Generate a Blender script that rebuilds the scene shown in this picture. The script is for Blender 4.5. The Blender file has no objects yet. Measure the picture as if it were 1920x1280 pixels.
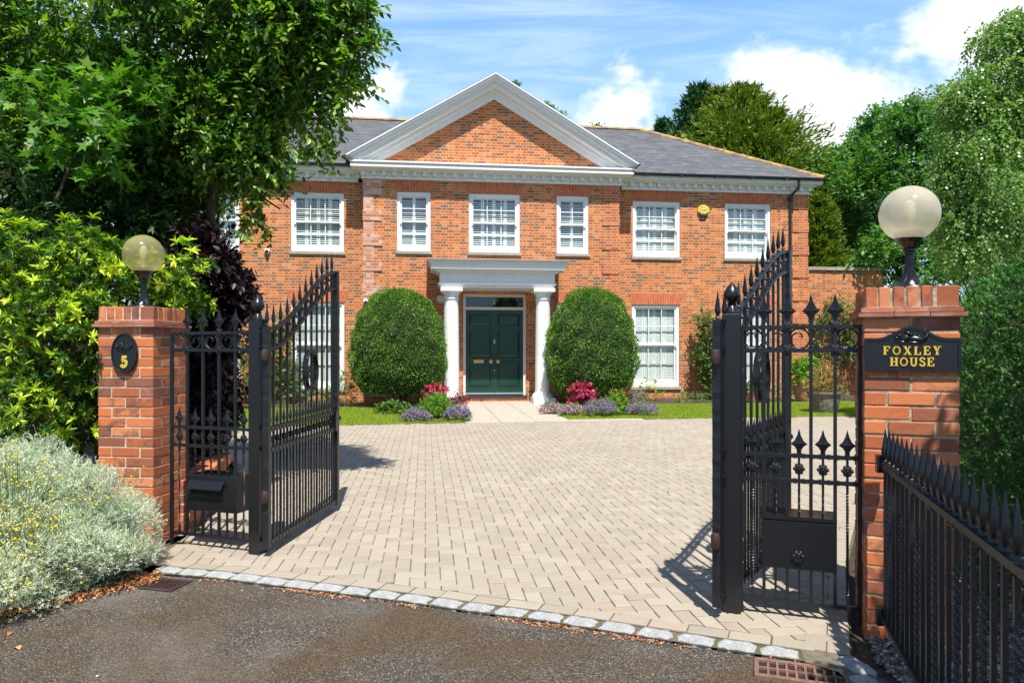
import bpy, math, random
import numpy as np
from mathutils import Vector, Matrix
C = bpy.context.scene
COL = C.collection
R = math.radians
# ------------------------------------------------------------------ camera
F, HZ, EYE = 1333.0, 655.0, 1.44
cam = bpy.data.objects.new('camera', bpy.data.cameras.new('camera')); COL.objects.link(cam)
cam.location = (0, 0, EYE); cam.rotation_euler = (R(90), 0, 0)
cam.data.sensor_width = 36; cam.data.lens = F/1920*36; cam.data.shift_y = 15/1920
cam.data.clip_start = .05; cam.data.clip_end = 3000
C.camera = cam
C.view_settings.view_transform = 'Standard'; C.view_settings.look = 'None'
C.view_settings.gamma = 1; C.view_settings.exposure = .62
C.render.film_transparent = False
# ------------------------------------------------------------------ sun
SUN_EL = R(62.5)
sd = Vector((.155, -.988, 0)).normalized()*math.cos(SUN_EL) + Vector((0, 0, math.sin(SUN_EL)))
sl = bpy.data.lights.new('sun', 'SUN'); sl.energy = 5.0; sl.angle = R(.55); sl.color = (1, .95, .87)
so = bpy.data.objects.new('sun', sl); COL.objects.link(so)
so.rotation_euler = (-sd).to_track_quat('-Z', 'Y').to_euler(); so.location = (3, -10, 20)
# ------------------------------------------------------------------ node helper
class NT:
    def __init__(s, tree): s.t = tree; s.n = tree.nodes; s.l = tree.links
    def put(s, inp, v):
        if v is None: return
        if hasattr(v, 'is_output') or isinstance(v, bpy.types.NodeSocket): s.l.new(v, inp)
        else:
            try: inp.default_value = v
            except Exception:
                inp.default_value = (v[0], v[1], v[2], 1) if len(v) == 3 else v
    def node(s, typ, **kw):
        n = s.n.new(typ)
        for k, v in kw.items(): setattr(n, k, v)
        return n
    def m(s, op, a, b=None, c=None, clamp=False):
        n = s.node('ShaderNodeMath', operation=op, use_clamp=clamp)
        s.put(n.inputs[0], a); s.put(n.inputs[1], b)
        if c is not None: s.put(n.inputs[2], c)
        return n.outputs[0]
    def vm(s, op, a, b=None, out=0):
        n = s.node('ShaderNodeVectorMath', operation=op); s.put(n.inputs[0], a); s.put(n.inputs[1], b)
        return n.outputs[out]
    def xyz(s, x, y, z):
        n = s.node('ShaderNodeCombineXYZ'); s.put(n.inputs[0], x); s.put(n.inputs[1], y); s.put(n.inputs[2], z); return n.outputs[0]
    def sep(s, v):
        n = s.node('ShaderNodeSeparateXYZ'); s.put(n.inputs[0], v); return n.outputs
    def mix(s, f, a, b, blend='MIX'):
        n = s.node('ShaderNodeMix', data_type='RGBA', blend_type=blend)
        s.put(n.inputs[0], f); s.put(n.inputs[6], a if not isinstance(a, tuple) else (*a[:3], 1)); s.put(n.inputs[7], b if not isinstance(b, tuple) else (*b[:3], 1))
        return n.outputs[2]
    def ramp(s, f, stops, interp='LINEAR'):
        n = s.node('ShaderNodeValToRGB'); e = n.color_ramp.elements; n.color_ramp.interpolation = interp
        while len(e) < len(stops): e.new(.5)
        for k, (p, c) in zip(e, stops): k.position = p; k.color = (*c, 1) if len(c) == 3 else c
        s.put(n.inputs[0], f); return n.outputs[0]
    def noise(s, v, scale, detail=3, rough=.5, dist=0, out=0):
        n = s.node('ShaderNodeTexNoise'); s.put(n.inputs['Vector'], v)
        n.inputs['Scale'].default_value = scale; n.inputs['Detail'].default_value = detail
        n.inputs['Roughness'].default_value = rough; n.inputs['Distortion'].default_value = dist
        return n.outputs[out]
    def white(s, v):
        n = s.node('ShaderNodeTexWhiteNoise', noise_dimensions='3D'); s.put(n.inputs[0], v); return n.outputs
    def voro(s, v, scale, out='Color', feat='F1'):
        n = s.node('ShaderNodeTexVoronoi', feature=feat); s.put(n.inputs['Vector'], v); n.inputs['Scale'].default_value = scale
        return n.outputs[out]
    def mr(s, v, a, b, c=0., d=1., smooth=False):
        n = s.node('ShaderNodeMapRange', clamp=True)
        if smooth: n.interpolation_type = 'SMOOTHSTEP'
        s.put(n.inputs[0], v); s.put(n.inputs[1], a); s.put(n.inputs[2], b); s.put(n.inputs[3], c); s.put(n.inputs[4], d); return n.outputs[0]
    def attr(s, name, out='Fac'):
        n = s.node('ShaderNodeAttribute'); n.attribute_name = name; return n.outputs[out]
    def obj(s): return s.node('ShaderNodeTexCoord').outputs['Object']
    def bump(s, h, strength=.5, dist=.01, normal=None):
        n = s.node('ShaderNodeBump'); s.put(n.inputs['Height'], h); n.inputs['Strength'].default_value = strength
        n.inputs['Distance'].default_value = dist; s.put(n.inputs['Normal'], normal); return n.outputs[0]
def new_mat(name):
    m = bpy.data.materials.new(name); m.use_nodes = True
    t = NT(m.node_tree); b = t.n['Principled BSDF']
    return m, t, b
# ------------------------------------------------------------------ world: clear sky with clouds
w = bpy.data.worlds.new('World'); C.world = w; w.use_nodes = True
t = NT(w.node_tree); bg = t.n['Background']
sky = t.node('ShaderNodeTexSky', sky_type='NISHITA', sun_disc=False)
sky.sun_elevation = SUN_EL; sky.sun_rotation = math.atan2(.155, -.988); sky.altitude = 50; sky.air_density = 1.0; sky.dust_density = .6; sky.ozone_density = 2.0
d = t.vm('NORMALIZE', t.node('ShaderNodeTexCoord').outputs['Generated'])
ds = t.sep(d)
den = t.m('ADD', t.m('MAXIMUM', ds[2], 0.), .12)
pl = t.xyz(t.m('DIVIDE', ds[0], den), t.m('DIVIDE', ds[1], den), 0.)
def pdir(px, py):
    v = Vector(((px-960)/F, 1, (HZ-py)/F)); v.normalize(); return v
# banks of cumulus low in the sky: (direction, angular radius, weight)
bank = None
for px, py, rad, wt in [(1160, 215, .075, .9), (1230, 150, .03, .45), (1190, 260, .08, .8), (1490, 180, .11, 1.), (1600, 260, .14, 1.1), (1450, 250, .1, .9), (1700, 200, .1, 1.0),
                        (1850, 60, .10, 1.2), (1790, 125, .07, 1.0), (1940, 30, .09, 1.0), (640, 190, .10, .95), (720, 160, .055, .85), (560, 60, .07, .6), (300, 150, .2, .8), (1560, 330, .14, .8)]:
    c = pdir(px, py)
    dt = t.vm('DISTANCE', d, (c.x, c.y, c.z), out=1)
    g = t.m('MULTIPLY', t.mr(dt, rad*1.5, 0., 0., 1., True), wt)
    bank = g if bank is None else t.m('MAXIMUM', bank, g)
rear = t.mr(ds[1], 0.1, -.5, 0, .30)
bank = t.m('MAXIMUM', bank, rear)
n1 = t.noise(t.vm('MULTIPLY', d, (1, 1, 1.5)), 9, 8, .58, .3)
n2 = t.noise(d, 24, 5, .6)
nn = t.m('ADD', t.m('MULTIPLY', n1, .75), t.m('MULTIPLY', n2, .25))
cum = t.mr(t.m('ADD', t.m('MULTIPLY', bank, .42), nn), .69, .90, 0, 1, True)
# high thin cirrus streaks
st = t.noise(t.vm('MULTIPLY', pl, (1.0, 4.5, 1)), 1.3, 6, .62, .8)
st2 = t.noise(d, 3.0, 3, .5)
cir = t.m('MULTIPLY', t.mr(t.m('ADD', st, t.m('MULTIPLY', st2, .5)), .62, 1.02, 0, 1, True), .75)
hz = t.mr(ds[2], .0, .45, .75, .0)
shade = t.ramp(t.noise(t.vm('ADD', d, (.02, 0, .04)), 12, 6, .6), [(.3, (.80, .86, .95)), (.6, (1, 1, 1))])
skyc = t.mix(1.0, sky.outputs[0], (.80, 1.08, 1.42), 'MULTIPLY')
WH = 11.6
white = t.vm('SCALE', shade, None); white.node.inputs['Scale'].default_value = WH
front = t.m('MULTIPLY', t.mr(ds[1], .0, .75, 0, 1, True), t.mr(ds[2], .75, .30, 0, .88, True))
skyp = t.mix(front, skyc, t.mix(t.mr(ds[2], .05, .42), (5.8, 8.4, 10.6), (3.1, 6.0, 9.9)))
thin = t.mix(t.m('MULTIPLY', cir, .8), skyp, (7.6, 9.2, 11.0))
fin = t.mix(cum, thin, white)
t.l.new(fin, bg.inputs['Color']); bg.inputs['Strength'].default_value = .075
# ------------------------------------------------------------------ object helpers
def link(o, parent=None):
    COL.objects.link(o)
    if parent is not None: o.parent = parent
    return o
def tag(o, label=None, cat=None, group=None, kind=None):
    if label: o['label'] = label
    if cat: o['category'] = cat
    if group: o['group'] = group
    if kind: o['kind'] = kind
    return o
def thing(name, label, cat, loc=(0, 0, 0), rz=0, group=None):
    o = bpy.data.objects.new(name, None); link(o); o.location = loc; o.rotation_euler = (0, 0, rz); o.empty_display_size = .2
    return tag(o, label, cat, group)
class MB:
    def __init__(s): s.v = []; s.f = []; s.m = []; s.r = []
    def add(s, vs, fs, mi=0, rnd=None):
        k = len(s.v); s.v += [tuple(q) for q in vs]
        if rnd is None: rnd = random.random()
        for f in fs: s.f.append(tuple(i+k for i in f)); s.m.append(mi); s.r.append(rnd)
    def box(s, x0, x1, y0, y1, z0, z1, mi=0, rnd=None, j=0, M=None):
        vs = [(x, y, z) for z in (z0, z1) for x, y in ((x0, y0), (x1, y0), (x1, y1), (x0, y1))]
        if j: vs = [(x+random.uniform(-j, j), y+random.uniform(-j, j), z+random.uniform(-j, j)) for x, y, z in vs]
        if M is not None: vs = [tuple(M @ Vector(q)) for q in vs]
        s.add(vs, [(3, 2, 1, 0), (4, 5, 6, 7), (0, 1, 5, 4), (1, 2, 6, 5), (2, 3, 7, 6), (3, 0, 4, 7)], mi, rnd)
    def bbox(s, x0, x1, y0, y1, z0, z1, b=.01, mi=0, rnd=None):   # box with chamfered edges (octagon prism + caps)
        def ring(z, i): return [(x0+i+b, y0+i, z), (x1-i-b, y0+i, z), (x1-i, y0+i+b, z), (x1-i, y1-i-b, z), (x1-i-b, y1-i, z), (x0+i+b, y1-i, z), (x0+i, y1-i-b, z), (x0+i, y0+i+b, z)]
        rs = [ring(z0, b*.7), ring(z0+b, 0), ring(z1-b, 0), ring(z1, b*.7)]
        vs = [p for r in rs for p in r]; fs = [tuple(range(7, -1, -1)), tuple(range(24, 32))]
        for k in range(3):
            for i in range(8): fs.append((k*8+i, k*8+(i+1) % 8, k*8+8+(i+1) % 8, k*8+8+i))
        s.add(vs, fs, mi, rnd)
    def lathe(s, prof, c=(0, 0, 0), seg=16, mi=0, rnd=.5, M=None, flute=0, fz=(0, 0)):
        vs = []; n = len(prof)
        for r, z in prof:
            for i in range(seg):
                a = 2*math.pi*i/seg; rr = r
                if flute and fz[0] <= z <= fz[1] and i % 2: rr = r*(1-flute)
                q = (c[0]+rr*math.cos(a), c[1]+rr*math.sin(a), c[2]+z); vs.append(tuple(M @ Vector(q)) if M is not None else q)
        fs = [(k*seg+i, k*seg+(i+1) % seg, (k+1)*seg+(i+1) % seg, (k+1)*seg+i) for k in range(n-1) for i in range(seg)]
        fs.append(tuple(range(seg-1, -1, -1))); fs.append(tuple(range((n-1)*seg, n*seg)))
        s.add(vs, fs, mi, rnd)
    def tube(s, pts, rad, seg=6, mi=0, rnd=.5, closed=False):
        pts = [Vector(p) for p in pts]; n = len(pts)
        if not hasattr(rad, '__len__'): rad = [rad]*n
        vs = []; up = None
        for i, p in enumerate(pts):
            if closed: tg = pts[(i+1) % n]-pts[i-1]
            else: tg = pts[min(i+1, n-1)]-pts[max(i-1, 0)]
            tg.normalize()
            if up is None: up = Vector((0, 0, 1)) if abs(tg.z) < .9 else Vector((1, 0, 0))
            a = tg.cross(up)
            if a.length < 1e-4: a = tg.cross(Vector((0, 1, .3)))
            a.normalize(); b = a.cross(tg); b.normalize(); up = b
            for k in range(seg):
                an = 2*math.pi*(k+.5)/seg; vs.append(p+a*math.cos(an)*rad[i]+b*math.sin(an)*rad[i])
        fs = []
        for i in range(n if closed else n-1):
            j = (i+1) % n
            for k in range(seg): fs.append((i*seg+k, i*seg+(k+1) % seg, j*seg+(k+1) % seg, j*seg+k))
        if not closed: fs.append(tuple(range(seg-1, -1, -1))); fs.append(tuple(range((n-1)*seg, n*seg)))
        s.add(vs, fs, mi, rnd)
    def prism(s, poly, y0, y1, mi=0, rnd=.5, M=None):    # poly in x,z (counter-clockwise seen from -y)
        n = len(poly); vs = [(x, y0, z) for x, z in poly]+[(x, y1, z) for x, z in poly]
        if M is not None: vs = [tuple(M @ Vector(q)) for q in vs]
        fs = [tuple(range(n)), tuple(range(2*n-1, n-1, -1))]+[(i, i+n, (i+1) % n+n, (i+1) % n) for i in range(n)]
        s.add(vs, fs, mi, rnd)
    def build(s, name, mats, parent=None, smooth=False):
        me = bpy.data.meshes.new(name); me.from_pydata(s.v, [], s.f)
        if not isinstance(mats, (list, tuple)): mats = [mats]
        for m in mats: me.materials.append(m)
        me.polygons.foreach_set('material_index', s.m)
        at = me.attributes.new('rnd', 'FLOAT', 'FACE'); at.data.foreach_set('value', s.r)
        if smooth:
            me.polygons.foreach_set('use_smooth', [True]*len(s.f))
            try: me.set_sharp_from_angle(angle=R(38))
            except Exception: pass
        me.update(); return link(bpy.data.objects.new(name, me), parent)
def np_mesh(name, V, faces, rnd, mats, parent=None, smooth=False, mi=None, loc=None):
    """V (n,k,3) copies of a k-vertex piece, faces: list of equal-length index tuples within the piece"""
    n, k, _ = V.shape; fl = len(faces[0]); fa = np.array(faces)
    idx = (fa[None]+(np.arange(n)*k)[:, None, None]).reshape(-1)
    nf = n*len(faces); me = bpy.data.meshes.new(name)
    me.vertices.add(n*k); me.vertices.foreach_set('co', V.reshape(-1).astype(np.float32))
    me.loops.add(nf*fl); me.loops.foreach_set('vertex_index', idx.astype(np.int32))
    me.polygons.add(nf); me.polygons.foreach_set('loop_start', (np.arange(nf)*fl).astype(np.int32))
    me.polygons.foreach_set('loop_total', np.full(nf, fl, np.int32))
    if not isinstance(mats, (list, tuple)): mats = [mats]
    for m in mats: me.materials.append(m)
    if mi is not None: me.polygons.foreach_set('material_index', np.repeat(mi, len(faces)).astype(np.int32))
    me.update(calc_edges=True)
    at = me.attributes.new('rnd', 'FLOAT', 'FACE'); at.data.foreach_set('value', np.repeat(rnd, len(faces)).astype(np.float32))
    if smooth: me.polygons.foreach_set('use_smooth', np.ones(nf, bool))
    return link(bpy.data.objects.new(name, me), parent)
def ground(px, py, z=0.):
    t_ = F*(EYE-z)/(py-HZ); return (px-960)/F*t_, t_
def at(px, py, Y): return np.array([(px-960)/F*Y, Y, EYE+(HZ-py)/F*Y])
# house frame: x along the facade to the right, y into the house, z up
AL = math.atan(.122); HO = Vector(((923-960)/F*19.6, 19.6, 0))
def HW(u, y, z=0): return Vector((HO.x+u*math.cos(AL)-y*math.sin(AL), HO.y+u*math.sin(AL)+y*math.cos(AL), z))
# ------------------------------------------------------------------ materials
def simple(name, col, rough=.5, metal=0, spec=.5, nscale=0, namt=.15, bumps=0, bscale=60, coat=0):
    m, t, b = new_mat(name); b.inputs['Roughness'].default_value = rough; b.inputs['Metallic'].default_value = metal
    b.inputs['Specular IOR Level'].default_value = spec; b.inputs['Coat Weight'].default_value = coat
    if nscale:
        n = t.noise(t.obj(), nscale, 5, .6)
        c = t.mix(t.mr(n, .3, .75), tuple(x*(1-namt) for x in col), tuple(min(1, x*(1+namt)) for x in col)); t.l.new(c, b.inputs['Base Color'])
    else: b.inputs['Base Color'].default_value = (*col, 1)
    if bumps: t.l.new(t.bump(t.noise(t.obj(), bscale, 4, .6), bumps, .004), b.inputs['Normal'])
    return m
WHITE = simple('white_paint', (.80, .80, .79), .4, nscale=1.5, namt=.012, spec=.3)
_t = NT(WHITE.node_tree); _b = _t.n['Principled BSDF']; _c = _b.inputs['Base Color'].links[0].from_socket
_s = _t.noise(_t.vm('MULTIPLY', _t.obj(), (6, 6, .7)), 2.2, 5, .65)      # faint rain streaks and grime
_t.l.new(_t.mix(_t.mr(_s, .50, .78, 0, .30), _c, (.50, .48, .41)), _b.inputs['Base Color'])
CREAM = simple('cream_paint', (.70, .68, .62), .45, nscale=4, namt=.06)
BLACK = simple('black_ironwork_paint', (.011, .012, .015), .36, spec=.5, bumps=.5, bscale=70, nscale=9, namt=.3)
ROSB = simple('black_cast_rosette_paint', (.012, .013, .016), .6, spec=.3)
BLACKS = simple('black_smooth_paint', (.010, .011, .014), .25, spec=.5, bumps=.12, bscale=25)
PLASTICB = simple('black_plastic', (.018, .018, .02), .4)
GOLD = simple('gold_letter_paint', (.72, .50, .06), .4)
BRASS = simple('brass', (.62, .40, .13), .35, metal=.7, nscale=20)
GREEN = simple('dark_green_door_paint', (.008, .050, .036), .22, spec=.5, nscale=2, namt=.08)
STONE = simple('weathered_stone', (.36, .33, .26), .9, nscale=14, namt=.3, bumps=.4, bscale=90)
LEAD = simple('lead_sheet', (.20, .22, .24), .6, nscale=8, namt=.2)
RUST = simple('rusty_hinge', (.045, .022, .018), .7, nscale=40, namt=.5)
YELLOW = simple('yellow_alarm_plastic', (.85, .55, .01), .4)
BLUE = simple('blue_plastic', (.02, .03, .16), .4)
TERRA = simple('terracotta', (.48, .20, .11), .85, nscale=12, namt=.25)
POTST = simple('mossy_stone_pot', (.20, .165, .12), .9, nscale=22, namt=.75, bumps=.6)
BARK = simple('bark', (.10, .075, .05), .9, nscale=18, namt=.4, bumps=.6, bscale=40)
SOIL = simple('dark_soil', (.055, .038, .026), .95, nscale=25, namt=.5, bumps=1., bscale=50)
def brick_material(name, C_=.077, L=.227, joint=.013, bright=1., z0=0., lift=0.):
    m, t, b = new_mat(name); tc = t.node('ShaderNodeTexCoord'); p = t.sep(tc.outputs['Object']); nr = t.sep(tc.outputs['Normal'])
    side = t.m('GREATER_THAN', t.m('ABSOLUTE', nr[0]), .7)
    u = t.m('ADD', t.m('MULTIPLY', p[0], t.m('SUBTRACT', 1., side)), t.m('MULTIPLY', p[1], side))
    wob = t.noise(tc.outputs['Object'], 7, 2)
    u = t.m('ADD', t.m('ADD', u, 100.), t.m('MULTIPLY', wob, .006)); v = t.m('ADD', t.m('ADD', p[2], 10-z0), t.m('MULTIPLY', wob, .004))
    vr = t.m('DIVIDE', v, C_); row = t.m('FLOOR', vr); fv = t.m('MULTIPLY', t.m('SUBTRACT', vr, row), C_)
    per = L*1.5; us = t.m('DIVIDE', t.m('ADD', u, t.m('MULTIPLY', t.m('MODULO', row, 2.), per*.5)), per)
    cell = t.m('FLOOR', us); fu = t.m('MULTIPLY', t.m('SUBTRACT', us, cell), per)
    hd = t.m('GREATER_THAN', fu, L)
    lu = t.m('SUBTRACT', fu, t.m('MULTIPLY', hd, L)); wd = t.m('SUBTRACT', L, t.m('MULTIPLY', hd, L*.5))
    eu = t.m('MINIMUM', lu, t.m('SUBTRACT', wd, lu)); ev = t.m('MINIMUM', fv, t.m('SUBTRACT', C_, fv))
    e = t.m('MINIMUM', eu, ev); inb = t.mr(e, joint*.36, joint*.66, 0, 1, True)
    bid = t.xyz(t.m('ADD', t.m('MULTIPLY', cell, 2.), hd), row, side)
    wn = t.white(bid); k = wn[0]
    big = t.noise(tc.outputs['Object'], .55, 3, .6)
    k2 = t.m('ADD', k, t.m('MULTIPLY', t.m('SUBTRACT', big, .5), .55), clamp=True)
    col = t.ramp(k2, [(0, (.19, .10, .072)), (.12, (.25, .11, .068)), (.22, (.34, .10, .042)), (.45, (.48, .125, .036)), (.75, (.58, .165, .048)), (1, (.64, .23, .09))])
    fine = t.noise(tc.outputs['Object'], 45, 4, .65)
    col = t.mix(t.mr(fine, .4, .8, 0, .14), col, (.56, .26, .13)); 
    st = t.noise(t.vm('MULTIPLY', tc.outputs['Object'], (1.2, 1.2, .5)), 1.1, 5, .65)
    col = t.mix(t.mr(st, .5, .78, 0, .12), col, (.52, .36, .26))
    mort = t.mix(fine, (.48, .34, .18), (.62, .47, .28))
    col = t.mix(inb, mort, col)
    if bright != 1: col = t.mix(1., col, (bright, bright, bright), 'MULTIPLY')
    t.l.new(col, b.inputs['Base Color']); b.inputs['Roughness'].default_value = .88; b.inputs['Specular IOR Level'].default_value = .25
    t.l.new(t.bump(t.m('ADD', inb, t.m('MULTIPLY', fine, .35)), .5, .006), b.inputs['Normal'])
    return m
BRICKW = brick_material('house_brickwork')
def solid_brick(name, stops, mott=.5, flor=.12):
    m, t, b = new_mat(name); o = t.obj(); r = t.attr('rnd')
    col = t.ramp(r, stops); off = t.vm('ADD', o, t.xyz(t.m('MULTIPLY', r, 37.), 0., 0.))
    n = t.noise(off, 11, 4, .6, .8); n2 = t.noise(o, 70, 4, .7)
    dk = t.m('MULTIPLY', t.mr(n, .48, .60, 0, 1), t.mr(t.white(t.xyz(r, r, 1.))[0], .35, .55, 0, mott))
    col = t.mix(dk, col, (.10, .055, .058)); col = t.mix(t.mr(n2, .45, .8, 0, .22), col, (.60, .26, .13))
    col = t.mix(t.mr(t.noise(o, 3.1, 5, .7), .56, .78, 0, flor*3), col, (.50, .36, .28))
    t.l.new(col, b.inputs['Base Color']); b.inputs['Roughness'].default_value = .85; b.inputs['Specular IOR Level'].default_value = .3
    t.l.new(t.bump(t.m('ADD', t.m('MULTIPLY', n, .5), n2), .55, .003), b.inputs['Normal']); return m
PBRICK = solid_brick('gate_pillar_brick', [(0, (.22, .085, .055)), (.3, (.43, .12, .047)), (.7, (.57, .165, .056)), (1, (.62, .24, .11))], .65, .16)
ARCHB = solid_brick('red_rubbed_arch_brick', [(0, (.48, .10, .035)), (1, (.62, .15, .05))], 0, .04)
MORTAR = simple('lime_mortar', (.54, .45, .31), .95, nscale=40, namt=.3, bumps=.8, bscale=120)
MORTARR = simple('weathered_grey_mortar', (.40, .34, .23), .95, nscale=14, namt=.75, bumps=.8, bscale=120)
TILE = solid_brick('clay_creasing_tile', [(0, (.30, .10, .06)), (1, (.44, .17, .10))], .3, .3)
def slate_material():
    m, t, b = new_mat('roof_slate'); tc = t.node('ShaderNodeTexCoord'); p = t.sep(tc.outputs['Object']); nr = t.sep(tc.outputs['Normal'])
    side = t.m('GREATER_THAN', t.m('ABSOLUTE', nr[0]), .3)
    u = t.m('ADD', t.m('ADD', t.m('MULTIPLY', p[0], t.m('SUBTRACT', 1., side)), t.m('MULTIPLY', p[1], side)), 50.)
    vr = t.m('DIVIDE', t.m('ADD', p[2], t.m('MULTIPLY', t.noise(tc.outputs['Object'], 1.5, 2), .03)), .098); row = t.m('FLOOR', vr); fv = t.m('SUBTRACT', vr, row)
    us = t.m('DIVIDE', t.m('ADD', u, t.m('MULTIPLY', t.m('MODULO', row, 2.), .13)), .26); cell = t.m('FLOOR', us); fu = t.m('SUBTRACT', us, cell)
    k = t.white(t.xyz(cell, row, side))[0]
    ed = t.m('MINIMUM', t.m('MINIMUM', fu, t.m('SUBTRACT', 1., fu)), t.m('MULTIPLY', fv, .8))
    inb = t.m('MULTIPLY', t.mr(t.m('MULTIPLY', fv, .8), .0, .2), t.mr(ed, .0, .05, .6, 1.))
    col = t.ramp(k, [(0, (.092, .094, .098)), (.5, (.118, .120, .122)), (1, (.15, .15, .15))])
    n = t.noise(tc.outputs['Object'], 1.6, 6, .7); col = t.mix(t.mr(n, .48, .72, 0, .45), col, (.15, .135, .12))
    li = t.noise(tc.outputs['Object'], 9, 5, .8); col = t.mix(t.mr(li, .64, .68, 0, .7), col, (.40, .40, .38)); hs_ = t.noise(t.vm('MULTIPLY', tc.outputs['Object'], (.8, 1, 14)), 1.2, 3); col = t.mix(t.mr(hs_, .4, .62, 0, .5), col, t.mix(1., col, (.62, .62, .66), 'MULTIPLY'))
    col = t.mix(inb, (.03, .03, .035), col)
    t.l.new(col, b.inputs['Base Color']); b.inputs['Roughness'].default_value = .6; b.inputs['Specular IOR Level'].default_value = .35
    t.l.new(t.bump(t.m('ADD', t.m('MULTIPLY', inb, 1.), t.m('SUBTRACT', 1., t.m('MULTIPLY', fv, 1.))), .6, .02), b.inputs['Normal']); return m
SLATE = slate_material()
def ridge_material():
    m, t, b = new_mat('lichened_ridge_tile'); o = t.obj(); n = t.noise(o, 3.0, 6, .75); n2 = t.noise(o, 22, 4, .7)
    col = t.mix(n2, (.17, .10, .07), (.30, .20, .15)); col = t.mix(t.mr(n, .44, .56), col, t.mix(n2, (.55, .30, .03), (.40, .30, .10)))
    col = t.mix(t.mr(n2, .62, .7), col, (.5, .48, .42)); t.l.new(col, b.inputs['Base Color']); b.inputs['Roughness'].default_value = .95
    t.l.new(t.bump(n2, .8, .02), b.inputs['Normal']); return m
RIDGE = ridge_material()
def glass_material(name, tint=(1, 1, 1), mixf=.0):
    m, t, b = new_mat(name); out = t.n['Material Output']; t.n.remove(b)
    g = t.node('ShaderNodeBsdfGlossy'); g.inputs['Roughness'].default_value = .03; g.inputs['Color'].default_value = (.95, .97, 1, 1)
    tr = t.node('ShaderNodeBsdfTransparent'); tr.inputs['Color'].default_value = (*tint, 1)
    lw = t.node('ShaderNodeLayerWeight'); lw.inputs['Blend'].default_value = .5; fres = t.m('ADD', t.m('MULTIPLY', t.m('POWER', lw.outputs['Facing'], 5.), .95), .05)
    nz = t.bump(t.noise(t.obj(), .9, 2), .25, .05); t.l.new(nz, g.inputs['Normal'])
    mx = t.node('ShaderNodeMixShader'); t.l.new(t.m('ADD', fres, mixf, clamp=True), mx.inputs[0]); t.l.new(tr.outputs[0], mx.inputs[1]); t.l.new(g.outputs[0], mx.inputs[2])
    t.l.new(mx.outputs[0], out.inputs[0]); return m
GLASS = glass_material('window_glass', (.90, .96, .93), .02)
DGLASS = glass_material('dark_fanlight_glass', (.25, .25, .25), .02)
def leaf_material(name, stops, trans=.35, rough=.45, spec=.35, GAIN=1.35):
    m, t, b = new_mat(name); out = t.n['Material Output']; r = t.attr('rnd')
    stops = [(p, tuple(min(.9, x*GAIN) for x in c)) for p, c in stops]
    col = t.ramp(r, stops); n = t.noise(t.obj(), 1.3, 3, .6); col = t.mix(t.mr(n, .3, .7, 0, .45), col, t.mix(1., col, (1.35, 1.2, .75), 'MULTIPLY'))
    t.l.new(col, b.inputs['Base Color']); b.inputs['Roughness'].default_value = rough; b.inputs['Specular IOR Level'].default_value = spec
    tl = t.node('ShaderNodeBsdfTranslucent'); t.l.new(t.mix(1., col, (1.25, 1.5, .5), 'MULTIPLY'), tl.inputs['Color'])
    mx = t.node('ShaderNodeMixShader'); mx.inputs[0].default_value = trans; t.l.new(b.outputs[0], mx.inputs[1]); t.l.new(tl.outputs[0], mx.inputs[2]); t.l.new(mx.outputs[0], out.inputs[0]); return m
L_TREE = leaf_material('dark_green_tree_leaf', [(0, (.014, .055, .010)), (.4, (.045, .12, .015)), (.7, (.13, .24, .022)), (1, (.32, .43, .055))], .42, .38, .5)
L_MAPLE = leaf_material('fresh_green_maple_leaf', [(0, (.03, .10, .014)), (.6, (.065, .17, .02)), (1, (.16, .27, .03))], .35)
L_PIERIS = leaf_material('yellow_green_shrub_leaf', [(0, (.012, .045, .010)), (.28, (.03, .09, .014)), (.48, (.11, .21, .02)), (.72, (.36, .46, .035)), (1, (.62, .64, .10))], .35)
L_DARK = leaf_material('deep_green_leaf', [(0, (.012, .04, .012)), (1, (.035, .09, .02))], .25)  # dark green leaf colour of the laurel-like foliage
L_PURPLE = leaf_material('purple_smoke_bush_leaf', [(0, (.006, .003, .006)), (.7, (.014, .005, .010)), (1, (.045, .012, .014))], .1)
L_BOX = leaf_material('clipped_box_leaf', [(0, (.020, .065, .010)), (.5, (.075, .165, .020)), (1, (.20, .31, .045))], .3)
L_SILVER = leaf_material('silver_grey_leaf', [(0, (.26, .33, .28)), (.5, (.50, .57, .51)), (1, (.74, .79, .73))], .2, .7, GAIN=1.12)
L_STEM = leaf_material('grey_green_flower_stem', [(0, (.12, .20, .05)), (1, (.28, .38, .14))], .2, .7)
L_CON = leaf_material('dark_conifer_spray', [(0, (.010, .042, .020)), (1, (.025, .085, .030))], .15, .6)
L_GOLDCON = leaf_material('golden_conifer_spray', [(0, (.018, .06, .010)), (.5, (.055, .115, .014)), (1, (.19, .22, .02))], .2, .6)
L_HEDGE = leaf_material('conifer_hedge_spray', [(0, (.012, .050, .012)), (.6, (.026, .095, .018)), (.93, (.06, .16, .022)), (1, (.22, .24, .05))], .2, .6, GAIN=1.75)
L_BIRCH = leaf_material('birch_leaf', [(0, (.05, .11, .03)), (.5, (.12, .21, .055)), (1, (.28, .40, .17))], .4, .35, .6)
L_OAK = leaf_material('mid_green_oak_leaf', [(0, (.022, .075, .020)), (.5, (.06, .155, .036)), (1, (.15, .28, .06))], .35)
L_ROSE = leaf_material('rose_leaf', [(0, (.03, .085, .02)), (.6, (.07, .15, .03)), (1, (.20, .24, .06))], .3)
L_LIME = leaf_material('lime_green_leaf', [(0, (.06, .15, .015)), (.6, (.12, .25, .025)), (1, (.25, .38, .05))], .35)
L_BRONZE = leaf_material('bronze_leaf', [(0, (.16, .10, .03)), (.5, (.26, .18, .05)), (1, (.36, .24, .10))], .3)
L_GREY = leaf_material('soft_green_perennial_leaf', [(0, (.08, .15, .04)), (1, (.2, .3, .09))], .3)
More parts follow.
